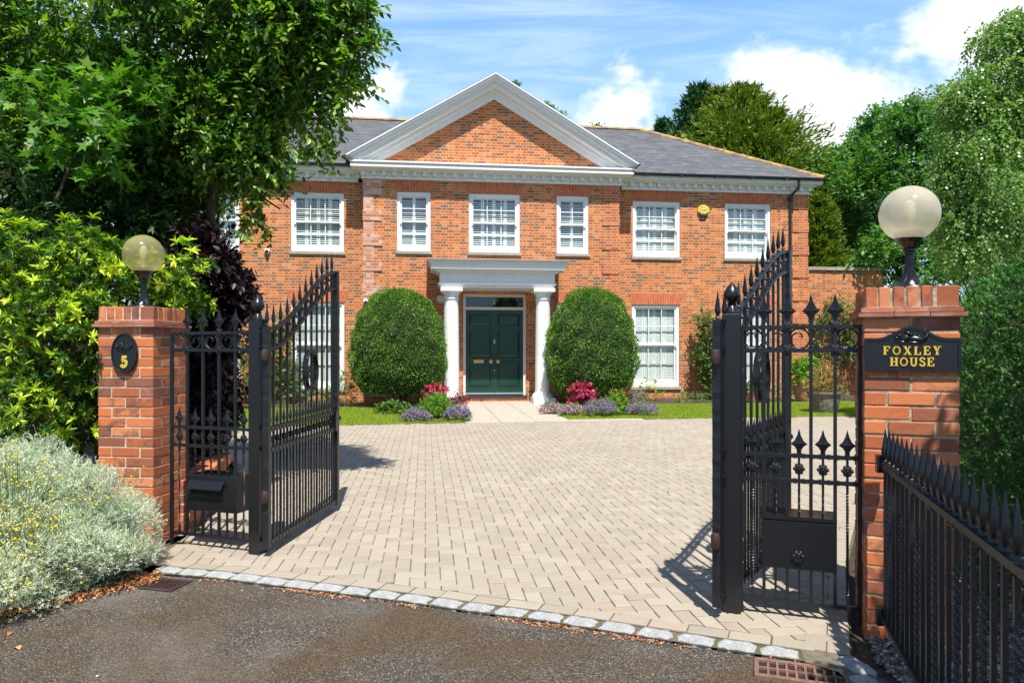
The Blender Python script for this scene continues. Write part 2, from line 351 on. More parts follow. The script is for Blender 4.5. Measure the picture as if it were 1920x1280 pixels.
L_GRASS = leaf_material('lawn_grass_blade', [(0, (.12, .19, .012)), (.6, (.21, .29, .018)), (1, (.33, .37, .05))], .3, .6, GAIN=1.2)
PINK = leaf_material('pink_petal', [(0, (.62, .25, .25)), (1, (.80, .48, .46))], .3, GAIN=1.)
MAGENTA = leaf_material('magenta_heuchera_leaf', [(0, (.22, .015, .05)), (.6, (.45, .04, .13)), (1, (.62, .16, .26))], .3, GAIN=1.)
DRED = leaf_material('dark_red_leaf', [(0, (.10, .012, .015)), (1, (.30, .03, .04))], .3, GAIN=1.)
PURP = leaf_material('lavender_blue_flower', [(0, (.16, .11, .34)), (.6, (.30, .22, .52)), (1, (.50, .36, .68))], .3, GAIN=1.)
PHLOX = leaf_material('mauve_phlox_flower', [(0, (.36, .16, .42)), (1, (.66, .44, .70))], .3, GAIN=1.)
YFLOW = leaf_material('yellow_button_flower', [(0, (.62, .42, .01)), (1, (.85, .62, .02))], .1, GAIN=1.)
# ================================================================== GROUND, ROAD, DRIVE
def struct(o): o['kind'] = 'structure'; return o
def poly_sheet(name, pts, z, mat, thick=0):
    m = MB(); n = len(pts); m.add([(x, y, z) for x, y in pts], [tuple(range(n))])
    return struct(m.build(name, mat))
GROUND = simple('garden_ground', (.06, .075, .03), .95, nscale=3, namt=.5)
m = MB(); m.add([(-900, -300, -.08), (900, -300, -.08), (900, 1500, -.08), (-900, 1500, -.08)], [(0, 1, 2, 3)]); struct(m.build('ground', GROUND))
SETT = [(-2.55, 4.82), (-2.31, 4.75), (-1.89, 4.65), (-1.44, 4.50), (-1.04, 4.37), (-.6, 4.22), (-.24, 4.08), (.19, 3.93), (.57, 3.77), (.95, 3.61), (1.42, 3.42), (1.60, 3.34)]
def asphalt():
    m, t, b = new_mat('worn_asphalt'); o = t.obj()
    v = t.voro(o, 190); vd = t.voro(o, 190, 'Distance'); k = t.sep(v)[0]
    col = t.ramp(k, [(0, (.018, .015, .012)), (.45, (.045, .040, .035)), (.75, (.085, .074, .060)), (.92, (.20, .16, .11)), (1, (.42, .36, .28))])
    moss = t.noise(o, 1.1, 6, .62, .6); col = t.mix(t.mr(moss, .40, .55, 0, .74), col, t.mix(k, (.028, .018, .007), (.13, .075, .026)))
    gr = t.noise(o, .75, 5, .55, .4); gr2 = t.noise(t.vm('ADD', o, (7, 3, 0)), 2.2, 4, .6)
    col = t.mix(t.mr(t.m('ADD', gr, t.m('MULTIPLY', gr2, .3)), .66, .84, 0, .42), col, t.mix(k, (.13, .12, .11), (.26, .24, .22)))
    t.l.new(col, b.inputs['Base Color']); b.inputs['Roughness'].default_value = .75
    t.l.new(t.bump(t.m('ADD', t.m('SUBTRACT', 1., vd), t.m('MULTIPLY', moss, .8)), .8, .006), b.inputs['Normal']); return m
poly_sheet('road', [(-14, -6), (8, -6), (8, 1.5), (2.2, 2.9), (1.72, 3.0), (1.60, 3.32)]+SETT[::-1][1:]+[(-2.75, 4.4), (-2.9, 3.4), (-5, 2.2), (-14, 1.5)], -.028, asphalt())
# leaf and moss litter lying against the setts is below; planting bed on the left
poly_sheet('flower_bed_soil', [(-2.30, 5.6), (-2.22, 5.0), (-2.26, 4.72), (-2.36, 4.5), (-2.58, 4.17), (-2.9, 3.75), (-3.6, 3.2), (-4.8, 2.9), (-14, 2.6), (-14, 22), (-5.5, 22), (-5.5, 14), (-4.3, 10), (-2.95, 7.1), (-2.62, 5.3)], -.012, SOIL)
PAVE_R = [(1.62, 3.36), (2.28, 4.82), (2.87, 5.9), (3.8, 7.4), (5.6, 9.2), (9.5, 11.2), (16, 12.5)]
PAVE_L = [(-2.42, 4.86), (-2.52, 5.5), (-2.82, 7.0), (-3.5, 9.0), (-5.0, 10.8), (-9, 12.0)]
def interp(tab, y, ax=1):
    for a, b in zip(tab, tab[1:]):
        if a[ax] <= y <= b[ax]: k = (y-a[ax])/(b[ax]-a[ax]); return a[1-ax]+k*(b[1-ax]-a[1-ax])
    return tab[-1][1-ax] if y > tab[-1][ax] else tab[0][1-ax]
def lawn_front(u): return -5.72+.075*(u+3.5) if u < 1.0 else (-5.30+.02*(u-1.))
# pavers: base (joint) sheet + individual pavers in one mesh
def joint_mat():
    m, t, b = new_mat('mossy_joint_sand'); o = t.obj(); n = t.noise(o, 1.3, 5, .6); n2 = t.noise(o, 40, 3)
    col = t.mix(t.mr(n, .42, .6), (.17, .135, .095), (.09, .105, .02)); col = t.mix(n2, col, t.mix(1., col, (.5, .5, .5), 'MULTIPLY')); t.l.new(col, b.inputs['Base Color']); b.inputs['Roughness'].default_value = 1; return m
def paver_mat():
    m, t, b = new_mat('buff_concrete_paver'); o = t.obj(); r = t.attr('rnd')
    col = t.ramp(r, [(0, (.31, .27, .215)), (.5, (.355, .31, .25)), (.9, (.40, .355, .29)), (1, (.34, .265, .205))])
    n = t.noise(o, 160, 3, .7); n3 = t.noise(o, .55, 5, .6); n4 = t.noise(o, 5, 4, .6)
    col = t.mix(t.mr(n, .35, .7, 0, .4), t.mix(1., col, (.86, .84, .8), 'MULTIPLY'), (.52, .46, .38))
    col = t.mix(t.mr(n3, .42, .7, 0, .35), col, (.26, .215, .165)); col = t.mix(t.mr(n4, .58, .75, 0, .35), col, (.22, .18, .14))
    t.l.new(col, b.inputs['Base Color']); b.inputs['Roughness'].default_value = .88; b.inputs['Specular IOR Level'].default_value = .3
    t.l.new(t.bump(n, .35, .003), b.inputs['Normal']); return m
drive_pts = SETT+PAVE_R[1:-1]+[(9.5, 14.6)]
lf = [tuple(HW(u, lawn_front(u)+.15)[:2]) for u in (9.8, 7, 4, 1.1, -1, -3.5, -9)]
JOINT = joint_mat()
m = MB(); pts = SETT+PAVE_R[1:6]+lf+PAVE_L[::-1][:-1]
m.add([(x, y, -.009) for x, y in pts], [tuple(range(len(pts)))], 1)
def sett_y(x): return interp(SETT, x, 0)
k_ = [(x, y-.128) for x, y in SETT]+[(x, y+.02) for x, y in SETT[::-1]]; [m.add([(a[0], a[1]-.128, -.012), (b[0], b[1]-.128, -.012), (b[0], b[1]+.02, -.012), (a[0], a[1]+.02, -.012)], [(0, 1, 2, 3)], 1) for a, b in zip(SETT, SETT[1:])]
def clip(poly, fn):
    out = []
    for i in range(len(poly)):
        a, b = poly[i], poly[(i+1) % len(poly)]; fa, fb = fn(a), fn(b)
        if fa >= 0: out.append(a)
        if (fa >= 0) != (fb >= 0): k = fa/(fa-fb); out.append((a[0]+k*(b[0]-a[0]), a[1]+k*(b[1]-a[1])))
    return out
ca, sa = math.cos(AL), math.sin(AL)
rp = random.Random(5)
def add_paver(poly):
    if len(poly) < 3: return
    cx = sum(p[0] for p in poly)/len(poly); cy = sum(p[1] for p in poly)/len(poly)
    A = abs(sum(poly[i][0]*poly[(i+1) % len(poly)][1]-poly[(i+1) % len(poly)][0]*poly[i][1] for i in range(len(poly))))/2
    if A < .0012: return
    z = rp.uniform(-.0015, .0015); tx, ty = rp.uniform(-.014, .014), rp.uniform(-.014, .014)
    g, b = rp.uniform(.0020, .0046), .0092
    def inset(p, d): dx, dy = cx-p[0], cy-p[1]; L = math.hypot(dx, dy); return (p[0]+dx/L*d*1.3, p[1]+dy/L*d*1.3)
    n = len(poly); o = [inset(p, g) for p in poly]; i_ = [inset(p, b) for p in poly]
    vs = [(x, y, -.010) for x, y in o]+[(x, y, z-.003) for x, y in o]+[(x, y, z+tx*(x-cx)+ty*(y-cy)) for x, y in i_]
    fs = [tuple(range(2*n, 3*n))]+[(k, (k+1) % n, n+(k+1) % n, n+k) for k in range(n)]+[(n+k, n+(k+1) % n, 2*n+(k+1) % n, 2*n+k) for k in range(n)]
    m.add(vs, fs, 0, rp.random())
def far_ok(x, y):
    u = (x-HO.x)*ca+(y-HO.y)*sa; yy = -(x-HO.x)*sa+(y-HO.y)*ca
    if yy > lawn_front(u)-.01: return False
    if x > 9.2: return False
    if y > 4.9 and x < interp(PAVE_L, y)+.03: return False
    if x > 1.2 and x > interp(PAVE_R, y)-.10: return False
    return True
U = .0965
for i in range(-118, 118):
    for j in range(-188, -42):
        # herringbone: unit cell of period 4 on the diagonal
        s = (i+j) % 4
        if s == 0: cells = (i, j, 2, 1)      # horizontal brick
        elif s == 2: cells = (i, j, 1, 2)    # vertical brick: occupies (i,j),(i,j+1)
        else: continue
        x0, y0, wx, wy = cells
        pl = [((x0)*U, (y0)*U), ((x0+wx)*U, (y0)*U), ((x0+wx)*U, (y0+wy)*U), ((x0)*U, (y0+wy)*U)]
        wp = [(HO.x+a*ca-b*sa, HO.y+a*sa+b*ca) for a, b in pl]
        cx, cy = sum(p[0] for p in wp)/4, sum(p[1] for p in wp)/4
        if cx < -9 or cx > 9.3 or cy < 3.2 or not far_ok(cx, cy): continue
        if cy < sett_y(cx)+.35:
            x_ = cx; ya, yb = sett_y(x_-.2), sett_y(x_+.2); sl_ = (yb-ya)/.4
            wp = clip(wp, lambda p: p[1]-(ya+sl_*(p[0]-(x_-.2)))-.112*math.hypot(1, sl_))
        add_paver(wp)
def along(path, step, gap=0):
    out = []; pos = 0; acc = 0; P = [Vector((x, y, 0)) for x, y in path]
    L = [0]
    for a, b in zip(P, P[1:]): L.append(L[-1]+(b-a).length)
    s_ = 0
    def pt(q):
        for k in range(len(P)-1):
            if q <= L[k+1] or k == len(P)-2: return P[k].lerp(P[k+1], (q-L[k])/(L[k+1]-L[k]))
    while s_+step <= L[-1]:
        out.append((pt(s_), pt(s_+step-gap))); s_ += step
    return out
for a, b in along(SETT, .2025):                      # stretcher course behind the setts
    n_ = Vector((-(b-a).y, (b-a).x, 0)).normalized(); a = a+n_*.003; b = b+n_*.003
    add_paver([(a.x, a.y), (b.x, b.y), (b.x+n_.x*.103, b.y+n_.y*.103), (a.x+n_.x*.103, a.y+n_.y*.103)])
for off in (0, .104):
  for a, b in along([(p[0]-.02, p[1]) for p in PAVE_R[:6]], .2025):         # two edging courses on the right
    n_ = Vector((-(b-a).y, (b-a).x, 0)).normalized(); a = a+n_*off; b = b+n_*off
    add_paver([(a.x, a.y), (b.x, b.y), (b.x+n_.x*.103, b.y+n_.y*.103), (a.x+n_.x*.103, a.y+n_.y*.103)])
struct(m.build('driveway', [paver_mat(), JOINT]))
poly_sheet('kerb_bedding', [(1.36, 3.30), (1.47, 3.20), (1.45, 2.2), (1.60, 2.2), (1.61, 3.30), (1.60, 3.38), (1.40, 3.46)], -.0085, simple('kerb_bedding_concrete', (.15, .125, .09), .95, nscale=25, namt=.35, bumps=.6, bscale=90))
# granite setts: one object each
def granite():
    m, t, b = new_mat('light_granite'); o = t.obj(); v = t.sep(t.voro(o, 330))[0]; r = t.attr('rnd')
    col = t.ramp(v, [(0, (.10, .105, .11)), (.3, (.30, .315, .325)), (1, (.52, .54, .55))]); n = t.noise(o, 9, 4)
    col = t.mix(t.mr(n, .42, .68, 0, .6), col, (.22, .20, .15)); col = t.mix(t.m('MULTIPLY', r, .25), col, (.35, .36, .36))
    t.l.new(col, b.inputs['Base Color']); b.inputs['Roughness'].default_value = .8; t.l.new(t.bump(t.noise(o, 60, 5, .7), .7, .01), b.inputs['Normal']); return m
GRAN = granite()
def sett_mesh(L, W, Hh, seed):
    rr = random.Random(seed); m = MB(); nx, ny = 7, 4; vs = []; idx = {}
    for i in range(nx):
        for j in range(ny):
            u, v = i/(nx-1), j/(ny-1); ex = min(u, 1-u)*L; ey = min(v, 1-v)*W
            z = -.014+.022*min(1, ex/.022+.12)*min(1, ey/.022+.12)+rr.uniform(-.002, .003)
            e = .009 if (i in (0, nx-1) or j in (0, ny-1)) else .002
            vs.append(((u-.5)*L+rr.uniform(-e, e), (v-.5)*W+rr.uniform(-e, e), z)); idx[i, j] = len(vs)-1
    fs = [(idx[i, j], idx[i+1, j], idx[i+1, j+1], idx[i, j+1]) for i in range(nx-1) for j in range(ny-1)]
    ring = [(i, 0) for i in range(nx)]+[(nx-1, j) for j in range(1, ny)]+[(i, ny-1) for i in range(nx-2, -1, -1)]+[(0, j) for j in range(ny-2, 0, -1)]
    k0 = len(vs)
    for q in ring: x, y, z = vs[idx[q]]; vs.append((x*1.0, y*1.0, -Hh))
    n = len(ring)
    fs += [(k0+a, k0+(a+1) % n, idx[ring[(a+1) % n]], idx[ring[a]]) for a in range(n)]
    m.add(vs, fs, 0, rr.random()); return m
segs = along([(-2.36, 4.70)]+[(x, y-.065) for x, y in SETT[2:-1]]+[(1.475, 3.345)], .1985)
ordl = 'first second third fourth fifth sixth seventh eighth ninth tenth eleventh twelfth thirteenth fourteenth fifteenth sixteenth seventeenth eighteenth nineteenth twentieth twenty-first twenty-second twenty-third twenty-fourth'.split()
where = {0: 'first pale granite sett beside the left drain grate, nearest the silver bush', len(segs)-1: 'pale granite sett at the right end of the kerb row above the clay grate'}
for k, (a, b) in enumerate(segs):
    o = sett_mesh((b-a).length-.014-rp.uniform(0, .014), .098, .05, k).build('granite_sett', GRAN, smooth=True)
    c = (a+b)/2; o.location = (c.x, c.y, .0); o.rotation_euler = (0, 0, math.atan2((b-a).y, (b-a).x)+rp.uniform(-.03, .03))
    tag(o, where.get(k, ordl[k]+' pale granite sett from the left end of the kerb row'), 'granite sett', 'granite setts along the drive entrance')
for k, (x, y, a) in enumerate([(1.545, 3.262, -1.42), (1.515, 3.07, -1.5), (1.52, 2.88, -1.4)]):
    o = sett_mesh(.185, .115, .06, 90+k).build('granite_sett', GRAN, smooth=True); o.location = (x+.03, y, .0); o.rotation_euler = (0, 0, a)
    tag(o, ['bluish granite sett in shade at the corner right of the clay grate, farthest of three', 'bluish granite sett in shade right of the clay grate, middle of three', 'bluish granite sett right of the clay grate, nearest of three, cut by the frame'][k], 'granite sett', 'granite setts turning the corner by the gravel')
# gravel bed
gravel_poly = [(1.45, 3.42), (1.45, 3.0), (1.45, 2.5), (1.2, 1.0), (6, 1.0), (14, 4), (16, 12), (5.7, 9.1), (3.9, 7.35), (2.8, 5.85), (2.1, 4.78)]
poly_sheet('gravel_bed', gravel_poly, -.035, SOIL)
def pebble_mat():
    m, t, b = new_mat('mixed_pebble'); r = t.attr('rnd')
    t.l.new(t.ramp(r, [(0, (.05, .045, .045)), (.4, (.13, .105, .085)), (.65, (.27, .19, .125)), (.85, (.33, .30, .27)), (1, (.60, .55, .48))]), b.inputs['Base Color']); b.inputs['Roughness'].default_value = .6; return m
g = np.random.RandomState(3)
def pebbles(n, xr, yr, fn, smin, smax):
    x = g.uniform(*xr, n); y = g.uniform(*yr, n); k = fn(x, y); x, y = x[k], y[k]; n = len(x)
    ico = np.array([(0, 0, 1), (.89, 0, .45), (.28, .85, .45), (-.72, .53, .45), (-.72, -.53, .45), (.28, -.85, .45), (.72, .53, -.45), (-.28, .85, -.45), (-.89, 0, -.45), (-.28, -.85, -.45), (.72, -.53, -.45), (0, 0, -1)])
    s = g.uniform(smin, smax, (n, 1, 1))*np.stack([g.uniform(.8, 1.5, n), g.uniform(.7, 1.1, n), g.uniform(.45, .8, n)], 1)[:, None, :]
    a = g.uniform(0, 6.28, n); V = ico[None]*s; c, s_ = np.cos(a)[:, None], np.sin(a)[:, None]
    X = V[..., 0]*c-V[..., 1]*s_; Y = V[..., 0]*s_+V[..., 1]*c
    return np.stack([X+x[:, None], Y+y[:, None], V[..., 2]-.028+g.uniform(0, .012, n)[:, None]], -1)
ICO = [(0, 1, 2), (0, 2, 3), (0, 3, 4), (0, 4, 5), (0, 5, 1), (1, 6, 2), (2, 7, 3), (3, 8, 4), (4, 9, 5), (5, 10, 1), (2, 6, 7), (3, 7, 8), (4, 8, 9), (5, 9, 10), (1, 10, 6), (11, 7, 6), (11, 8, 7), (11, 9, 8), (11, 10, 9), (11, 6, 10)]
def in_grav(x, y):
    L = np.interp(y, [1, 2.5, 3.36, 4.82, 5.9, 7.4], [1.3, 1.76, 1.74, 2.38, 2.97, 3.9]); return (x > L-.03) & (x < L+1.3)
V = np.concatenate([pebbles(26000, (1.3, 2.9), (1.7, 4.2), in_grav, .006, .015), pebbles(16000, (2., 4.6), (4.2, 7.0), in_grav, .007, .017)])
tag(np_mesh('gravel', V, ICO, g.rand(len(V)), pebble_mat(), smooth=True), 'loose mixed pebbles filling the strip around the right brick pillar', 'gravel', kind='stuff')
# lawn, path
lawn = [HW(u, lawn_front(u)) for u in (-14, -9, -3.5, -1)]+[HW(-1, -2.0), HW(-9.5, -1.7), HW(-14, -1.7)]
lawn2 = [HW(u, lawn_front(u)) for u in (1.05, 4, 8, 14, 20)]+[HW(20, -1.2), HW(9, -1.2), HW(3.6, -1.75), HW(1.05, -1.9)]
def lawn_mat():
    m, t, b = new_mat('lawn_turf'); o = t.obj(); n = t.noise(o, .9, 5, .6); n2 = t.noise(o, 30, 4, .7)
    col = t.mix(n2, (.09, .15, .012), (.21, .27, .025)); col = t.mix(t.mr(n, .45, .65, 0, .5), col, (.24, .29, .05)); t.l.new(col, b.inputs['Base Color']); b.inputs['Roughness'].default_value = .9
    t.l.new(t.bump(n2, 1., .03), b.inputs['Normal']); return m
LM = lawn_mat()
for nm, L_ in (('lawn', lawn), ('lawn', lawn2)):
    m = MB(); n_ = len(L_); m.add([(p.x, p.y, .02) for p in L_]+[(p.x, p.y, -.05) for p in L_], [tuple(range(n_))]+[(i+n_, (i+1) % n_+n_, (i+1) % n_, i) for i in range(n_)]); struct(m.build(nm, LM))
def blades(n, pts_fn, h0, h1, w, mat, name):
    x, y = pts_fn(n); n = len(x); h = g.uniform(h0, h1, n); a = g.uniform(0, 6.28, n); l = g.normal(0, .4, (n, 2))*h[:, None]
    B = np.stack([x, y, np.full(n, .015)], 1); dx = np.stack([np.cos(a)*w, np.sin(a)*w, np.zeros(n)], 1)
    V = np.stack([B-dx, B+dx, B+np.stack([l[:, 0], l[:, 1], h], 1)], 1); return np_mesh(name, V, [(0, 1, 2)], g.rand(n), mat)
def lp(n):
    u = g.uniform(-7, 9.5, n); fr = np.where(u < 1, -5.72+.075*(u+3.5), -5.30+.02*(u-1)); bk = -1.75; y = fr+(bk-fr)*g.rand(n)
    k = (u < -1.0) | (u > 1.05); u, y = u[k], y[k]; return HO.x+u*ca-y*sa, HO.y+u*sa+y*ca
tag(blades(170000, lp, .025, .055, .005, L_GRASS, 'lawn_grass'), 'bright mown grass of the front lawn between drive and flower beds', 'grass', kind='stuff')
# paved path of large flags
m = MB()
FL = simple('pale_concrete_flag', (.42, .37, .30), .85, nscale=5, namt=.14, bumps=.3, bscale=100)
for j in range(6):
    y1 = -.02-j*.94; y0 = y1-.94
    for i in range(-1, 4 if j < 3 else 6):
        a = -1.05+i*.7 if i >= 0 else None
        if a is None: continue
        b = min(a+.7, 2.6)
        y0c = max(y0, -5.60+.05*a)
        if y0c < y1-.05: m.bbox(a+.004, b-.004, y0c+.004, y1-.004, -.03, .018+rp.uniform(-.002, .002), .006, 0, rp.random())
o = struct(m.build('garden_path', FL)); o.location = HO; o.rotation_euler = (0, 0, AL)
# bed soil under the house wall
m = MB()
m.add([(-14, -2.1, .012), (-1.06, -2.1, .012), (-1.06, -.02, .012), (-3.4, -.02, .012), (-3.4, .38, .012), (-14, .38, .012)], [tuple(range(6))])
m.add([(1.06, -5.35, .010), (2.6, -5.2, .010), (3.2, -4.6, .024), (3.4, -1.9, .012), (20, -1.5, .012), (20, 2.0, .012), (9.6, 2.0, .012), (9.6, .38, .012), (3.7, .38, .012), (3.7, -.02, .012), (1.06, -.02, .012)], [tuple(range(11))])
m.add([(-2.35, -5.55, .03), (-1.03, -5.45, .03), (-1.03, -2.0, .03), (-2.6, -2.0, .03)], [(0, 1, 2, 3)])
o = struct(m.build('flower_bed_soil', SOIL)); o.location = HO; o.rotation_euler = (0, 0, AL)

# ================================================================== HOUSE
house = thing('brick_house', 'two storey red brick house with white pediment and columned porch', 'house', HO, AL)
UL, UR, WY = -9.35, 9.45, .40
def wall_front(m, x0, x1, z0, z1, holes, y, rev, mi=0):
    xs = sorted({x0, x1, *[h[0] for h in holes], *[h[1] for h in holes]}); zs = sorted({z0, z1, *[h[2] for h in holes], *[h[3] for h in holes]})
    for a, b in zip(xs, xs[1:]):
        for c, d_ in zip(zs, zs[1:]):
            if any(h[0]-1e-6 <= a and b <= h[1]+1e-6 and h[2]-1e-6 <= c and d_ <= h[3]+1e-6 for h in holes): continue
            m.add([(a, y, c), (b, y, c), (b, y, d_), (a, y, d_)], [(0, 1, 2, 3)], mi)
    for a, b, c, d_ in holes:
        Y = y+rev
        m.add([(a, y, c), (a, Y, c), (a, Y, d_), (a, y, d_)], [(3, 2, 1, 0)], mi); m.add([(b, y, c), (b, Y, c), (b, Y, d_), (b, y, d_)], [(0, 1, 2, 3)], mi)
        m.add([(a, y, c), (b, y, c), (b, Y, c), (a, Y, c)], [(0, 1, 2, 3)], mi); m.add([(a, y, d_), (b, y, d_), (b, Y, d_), (a, Y, d_)], [(3, 2, 1, 0)], mi)
WW, WN = 1.41, .90
UPZ, UPH, LOZ, LOH = 4.11, 1.61, .36, 2.37
WIN = [(-7.515, UPZ, 'W', WY), (-4.755, UPZ, 'W', WY), (-2.14, UPZ, 'N', 0), (.06, UPZ, 'W', 0), (2.255, UPZ, 'N', 0), (4.81, UPZ, 'W', WY), (7.585, UPZ, 'W', WY),
       (-7.5, LOZ, 'WL', WY), (-4.745, LOZ, 'WL', WY), (4.79, LOZ, 'WL', WY), (7.58, LOZ, 'WL', WY), (-2.14, LOZ, 'NL', 0), (2.255, LOZ, 'NL', 0)]
WIN = [(x, z, k+'R' if x > 3 else k, y) for x, z, k, y in WIN]
def wh(k): return (WN if 'N' in k else WW), (LOH if 'L' in k else UPH)
def holes(lo, hi, y):
    out = []
    for x, z, k, yy in WIN:
        W, H_ = wh(k)
        if lo < x < hi and yy == y: out.append((x-W/2, x+W/2, z, z+H_))
    return out
m = MB()
REV = .22
wall_front(m, UL, -3.48, -.1, 6.03, holes(UL, -3.5, WY), WY, REV)
wall_front(m, 3.58, UR, -.1, 6.03, holes(3.58, UR, WY), WY, REV)
wall_front(m, -3.48, 3.58, -.1, 6.3, holes(-3.5, 3.6, 0)+[(-.80, .94, .16, 2.97)], 0, REV)
m.add([(-3.48, 0, -.1), (-3.48, WY, -.1), (-3.48, WY, 6.3), (-3.48, 0, 6.3)], [(3, 2, 1, 0)]); m.add([(3.58, 0, -.1), (3.58, WY, -.1), (3.58, WY, 6.3), (3.58, 0, 6.3)], [(0, 1, 2, 3)])
BY = 9.4
m.add([(UR, WY, -.1), (UR, BY, -.1), (UR, BY, 6.3), (UR, WY, 6.3)], [(0, 1, 2, 3)]); m.add([(UL, WY, -.1), (UL, BY, -.1), (UL, BY, 6.3), (UL, WY, 6.3)], [(3, 2, 1, 0)])
m.add([(UL, BY, -.1), (UR, BY, -.1), (UR, BY, 6.3), (UL, BY, 6.3)], [(3, 2, 1, 0)])
PS, PA = .588, 8.88; PC = .05
zb = 6.30; hw = (PA-.3-zb)/PS
m.add([(PC-hw, 0.001, zb), (PC+hw, 0.001, zb), (PC, 0.001, zb+hw*PS)], [(0, 1, 2)])
m.build('wall', BRICKW, house)
# inner floor/partition so that rooms read dark
m = MB(); m.box(UL+.05, UR-.05, 3.6, 3.7, 0, 6.2); m.box(UL+.05, UR-.05, WY+.35, 3.6, 3.2, 3.3); m.box(UL+.05, UR-.05, WY+.35, 3.6, 6.1, 6.2)
m.build('interior_partition', simple('room_plaster', (.22, .21, .19), .9), house)
# red gauged arches over every opening
def arch(x, z, W, name='brick_arch', y=0, h=.30):
    m = MB(); n = max(9, int((W+.16)/.078)) | 1; tb, tt = W/2+.03, W/2+.13
    m.add([(x-tb, y-.004, z), (x+tb, y-.004, z), (x+tt, y-.004, z+h), (x-tt, y-.004, z+h)], [(0, 1, 2, 3)], 1)
    for k in range(n):
        a, b = k/n, (k+1)/n; e = .0052
        cuts = (0, .5, 1) if k % 2 else (0, .34, 1) if k % 4 else (0, .68, 1)
        for c0, c1 in zip(cuts, cuts[1:]):
            def X(f_, s): w_ = tb+(tt-tb)*s; return x-w_+2*w_*f_
            z0, z1 = z+h*c0+e, z+h*c1-e
            vs = [(X(a, c0)+e, y-.010, z0), (X(b, c0)-e, y-.010, z0), (X(b, c1)-e, y-.010, z1), (X(a, c1)+e, y-.010, z1)]; vs += [(p, .003+y, q) for p, _, q in vs]
            m.add(vs, [(0, 1, 2, 3), (1, 0, 4, 5), (2, 1, 5, 6), (3, 2, 6, 7), (0, 3, 7, 4)], 0, random.random())
    return m.build(name, [ARCHB, MORTAR], house)
for x, z, k, y in WIN:
    W, H_ = wh(k); arch(x, z+H_+.005, W, y=y, h=.30 if 'L' not in k else .34)
# quoins
def efflor():
    return solid_brick('pale_stained_quoin_brick', [(0, (.42, .16, .10)), (.5, (.50, .22, .15)), (1, (.60, .42, .36))], .1, .35)
QB = brick_material('red_quoin_brickwork', bright=1.0)
for nd in QB.node_tree.nodes:
    if nd.bl_idname == 'ShaderNodeValToRGB':
        for e, c in zip(nd.color_ramp.elements, [(.36, .09, .04), (.42, .10, .04), (.46, .11, .042), (.50, .125, .045), (.54, .14, .05), (.60, .19, .08)]): e.color = (*c, 1)
QP = QB.copy(); QP.name = 'pale_stained_quoin_brickwork'
for nd in QP.node_tree.nodes:
    if nd.bl_idname == 'ShaderNodeValToRGB':
        for e, c in zip(nd.color_ramp.elements, [(.36, .13, .08), (.42, .16, .10), (.50, .20, .13), (.54, .26, .19), (.60, .36, .29), (.64, .42, .35)]): e.color = (*c, 1)
def quoin(x, sgn, y, side_y, mat=None):
    m = MB(); top = 6.03; z = 5.60; first = True
    segs_ = [(5.60, 6.03, .48)]; zz = 5.60
    while zz > 0.2: segs_.append((zz-.395, zz, .27)); segs_.append((zz-.68, zz-.395, .48)); zz -= .68
    for a, b, wd in segs_:
        a = max(a, 0); p = .028 if wd > .4 else .012
        if sgn > 0: m.box(x-wd, x+p, y-p, y+.12, a+.001, b-.001)
        else: m.box(x-p, x+wd, y-p, y+.12, a+.001, b-.001)
    return m.build('quoin', mat or QB, house)
quoin(-3.48, -1, 0, 0, QP); quoin(3.58, 1, 0, 0); quoin(UR, 1, WY, 0); quoin(UL, -1, WY, 0)
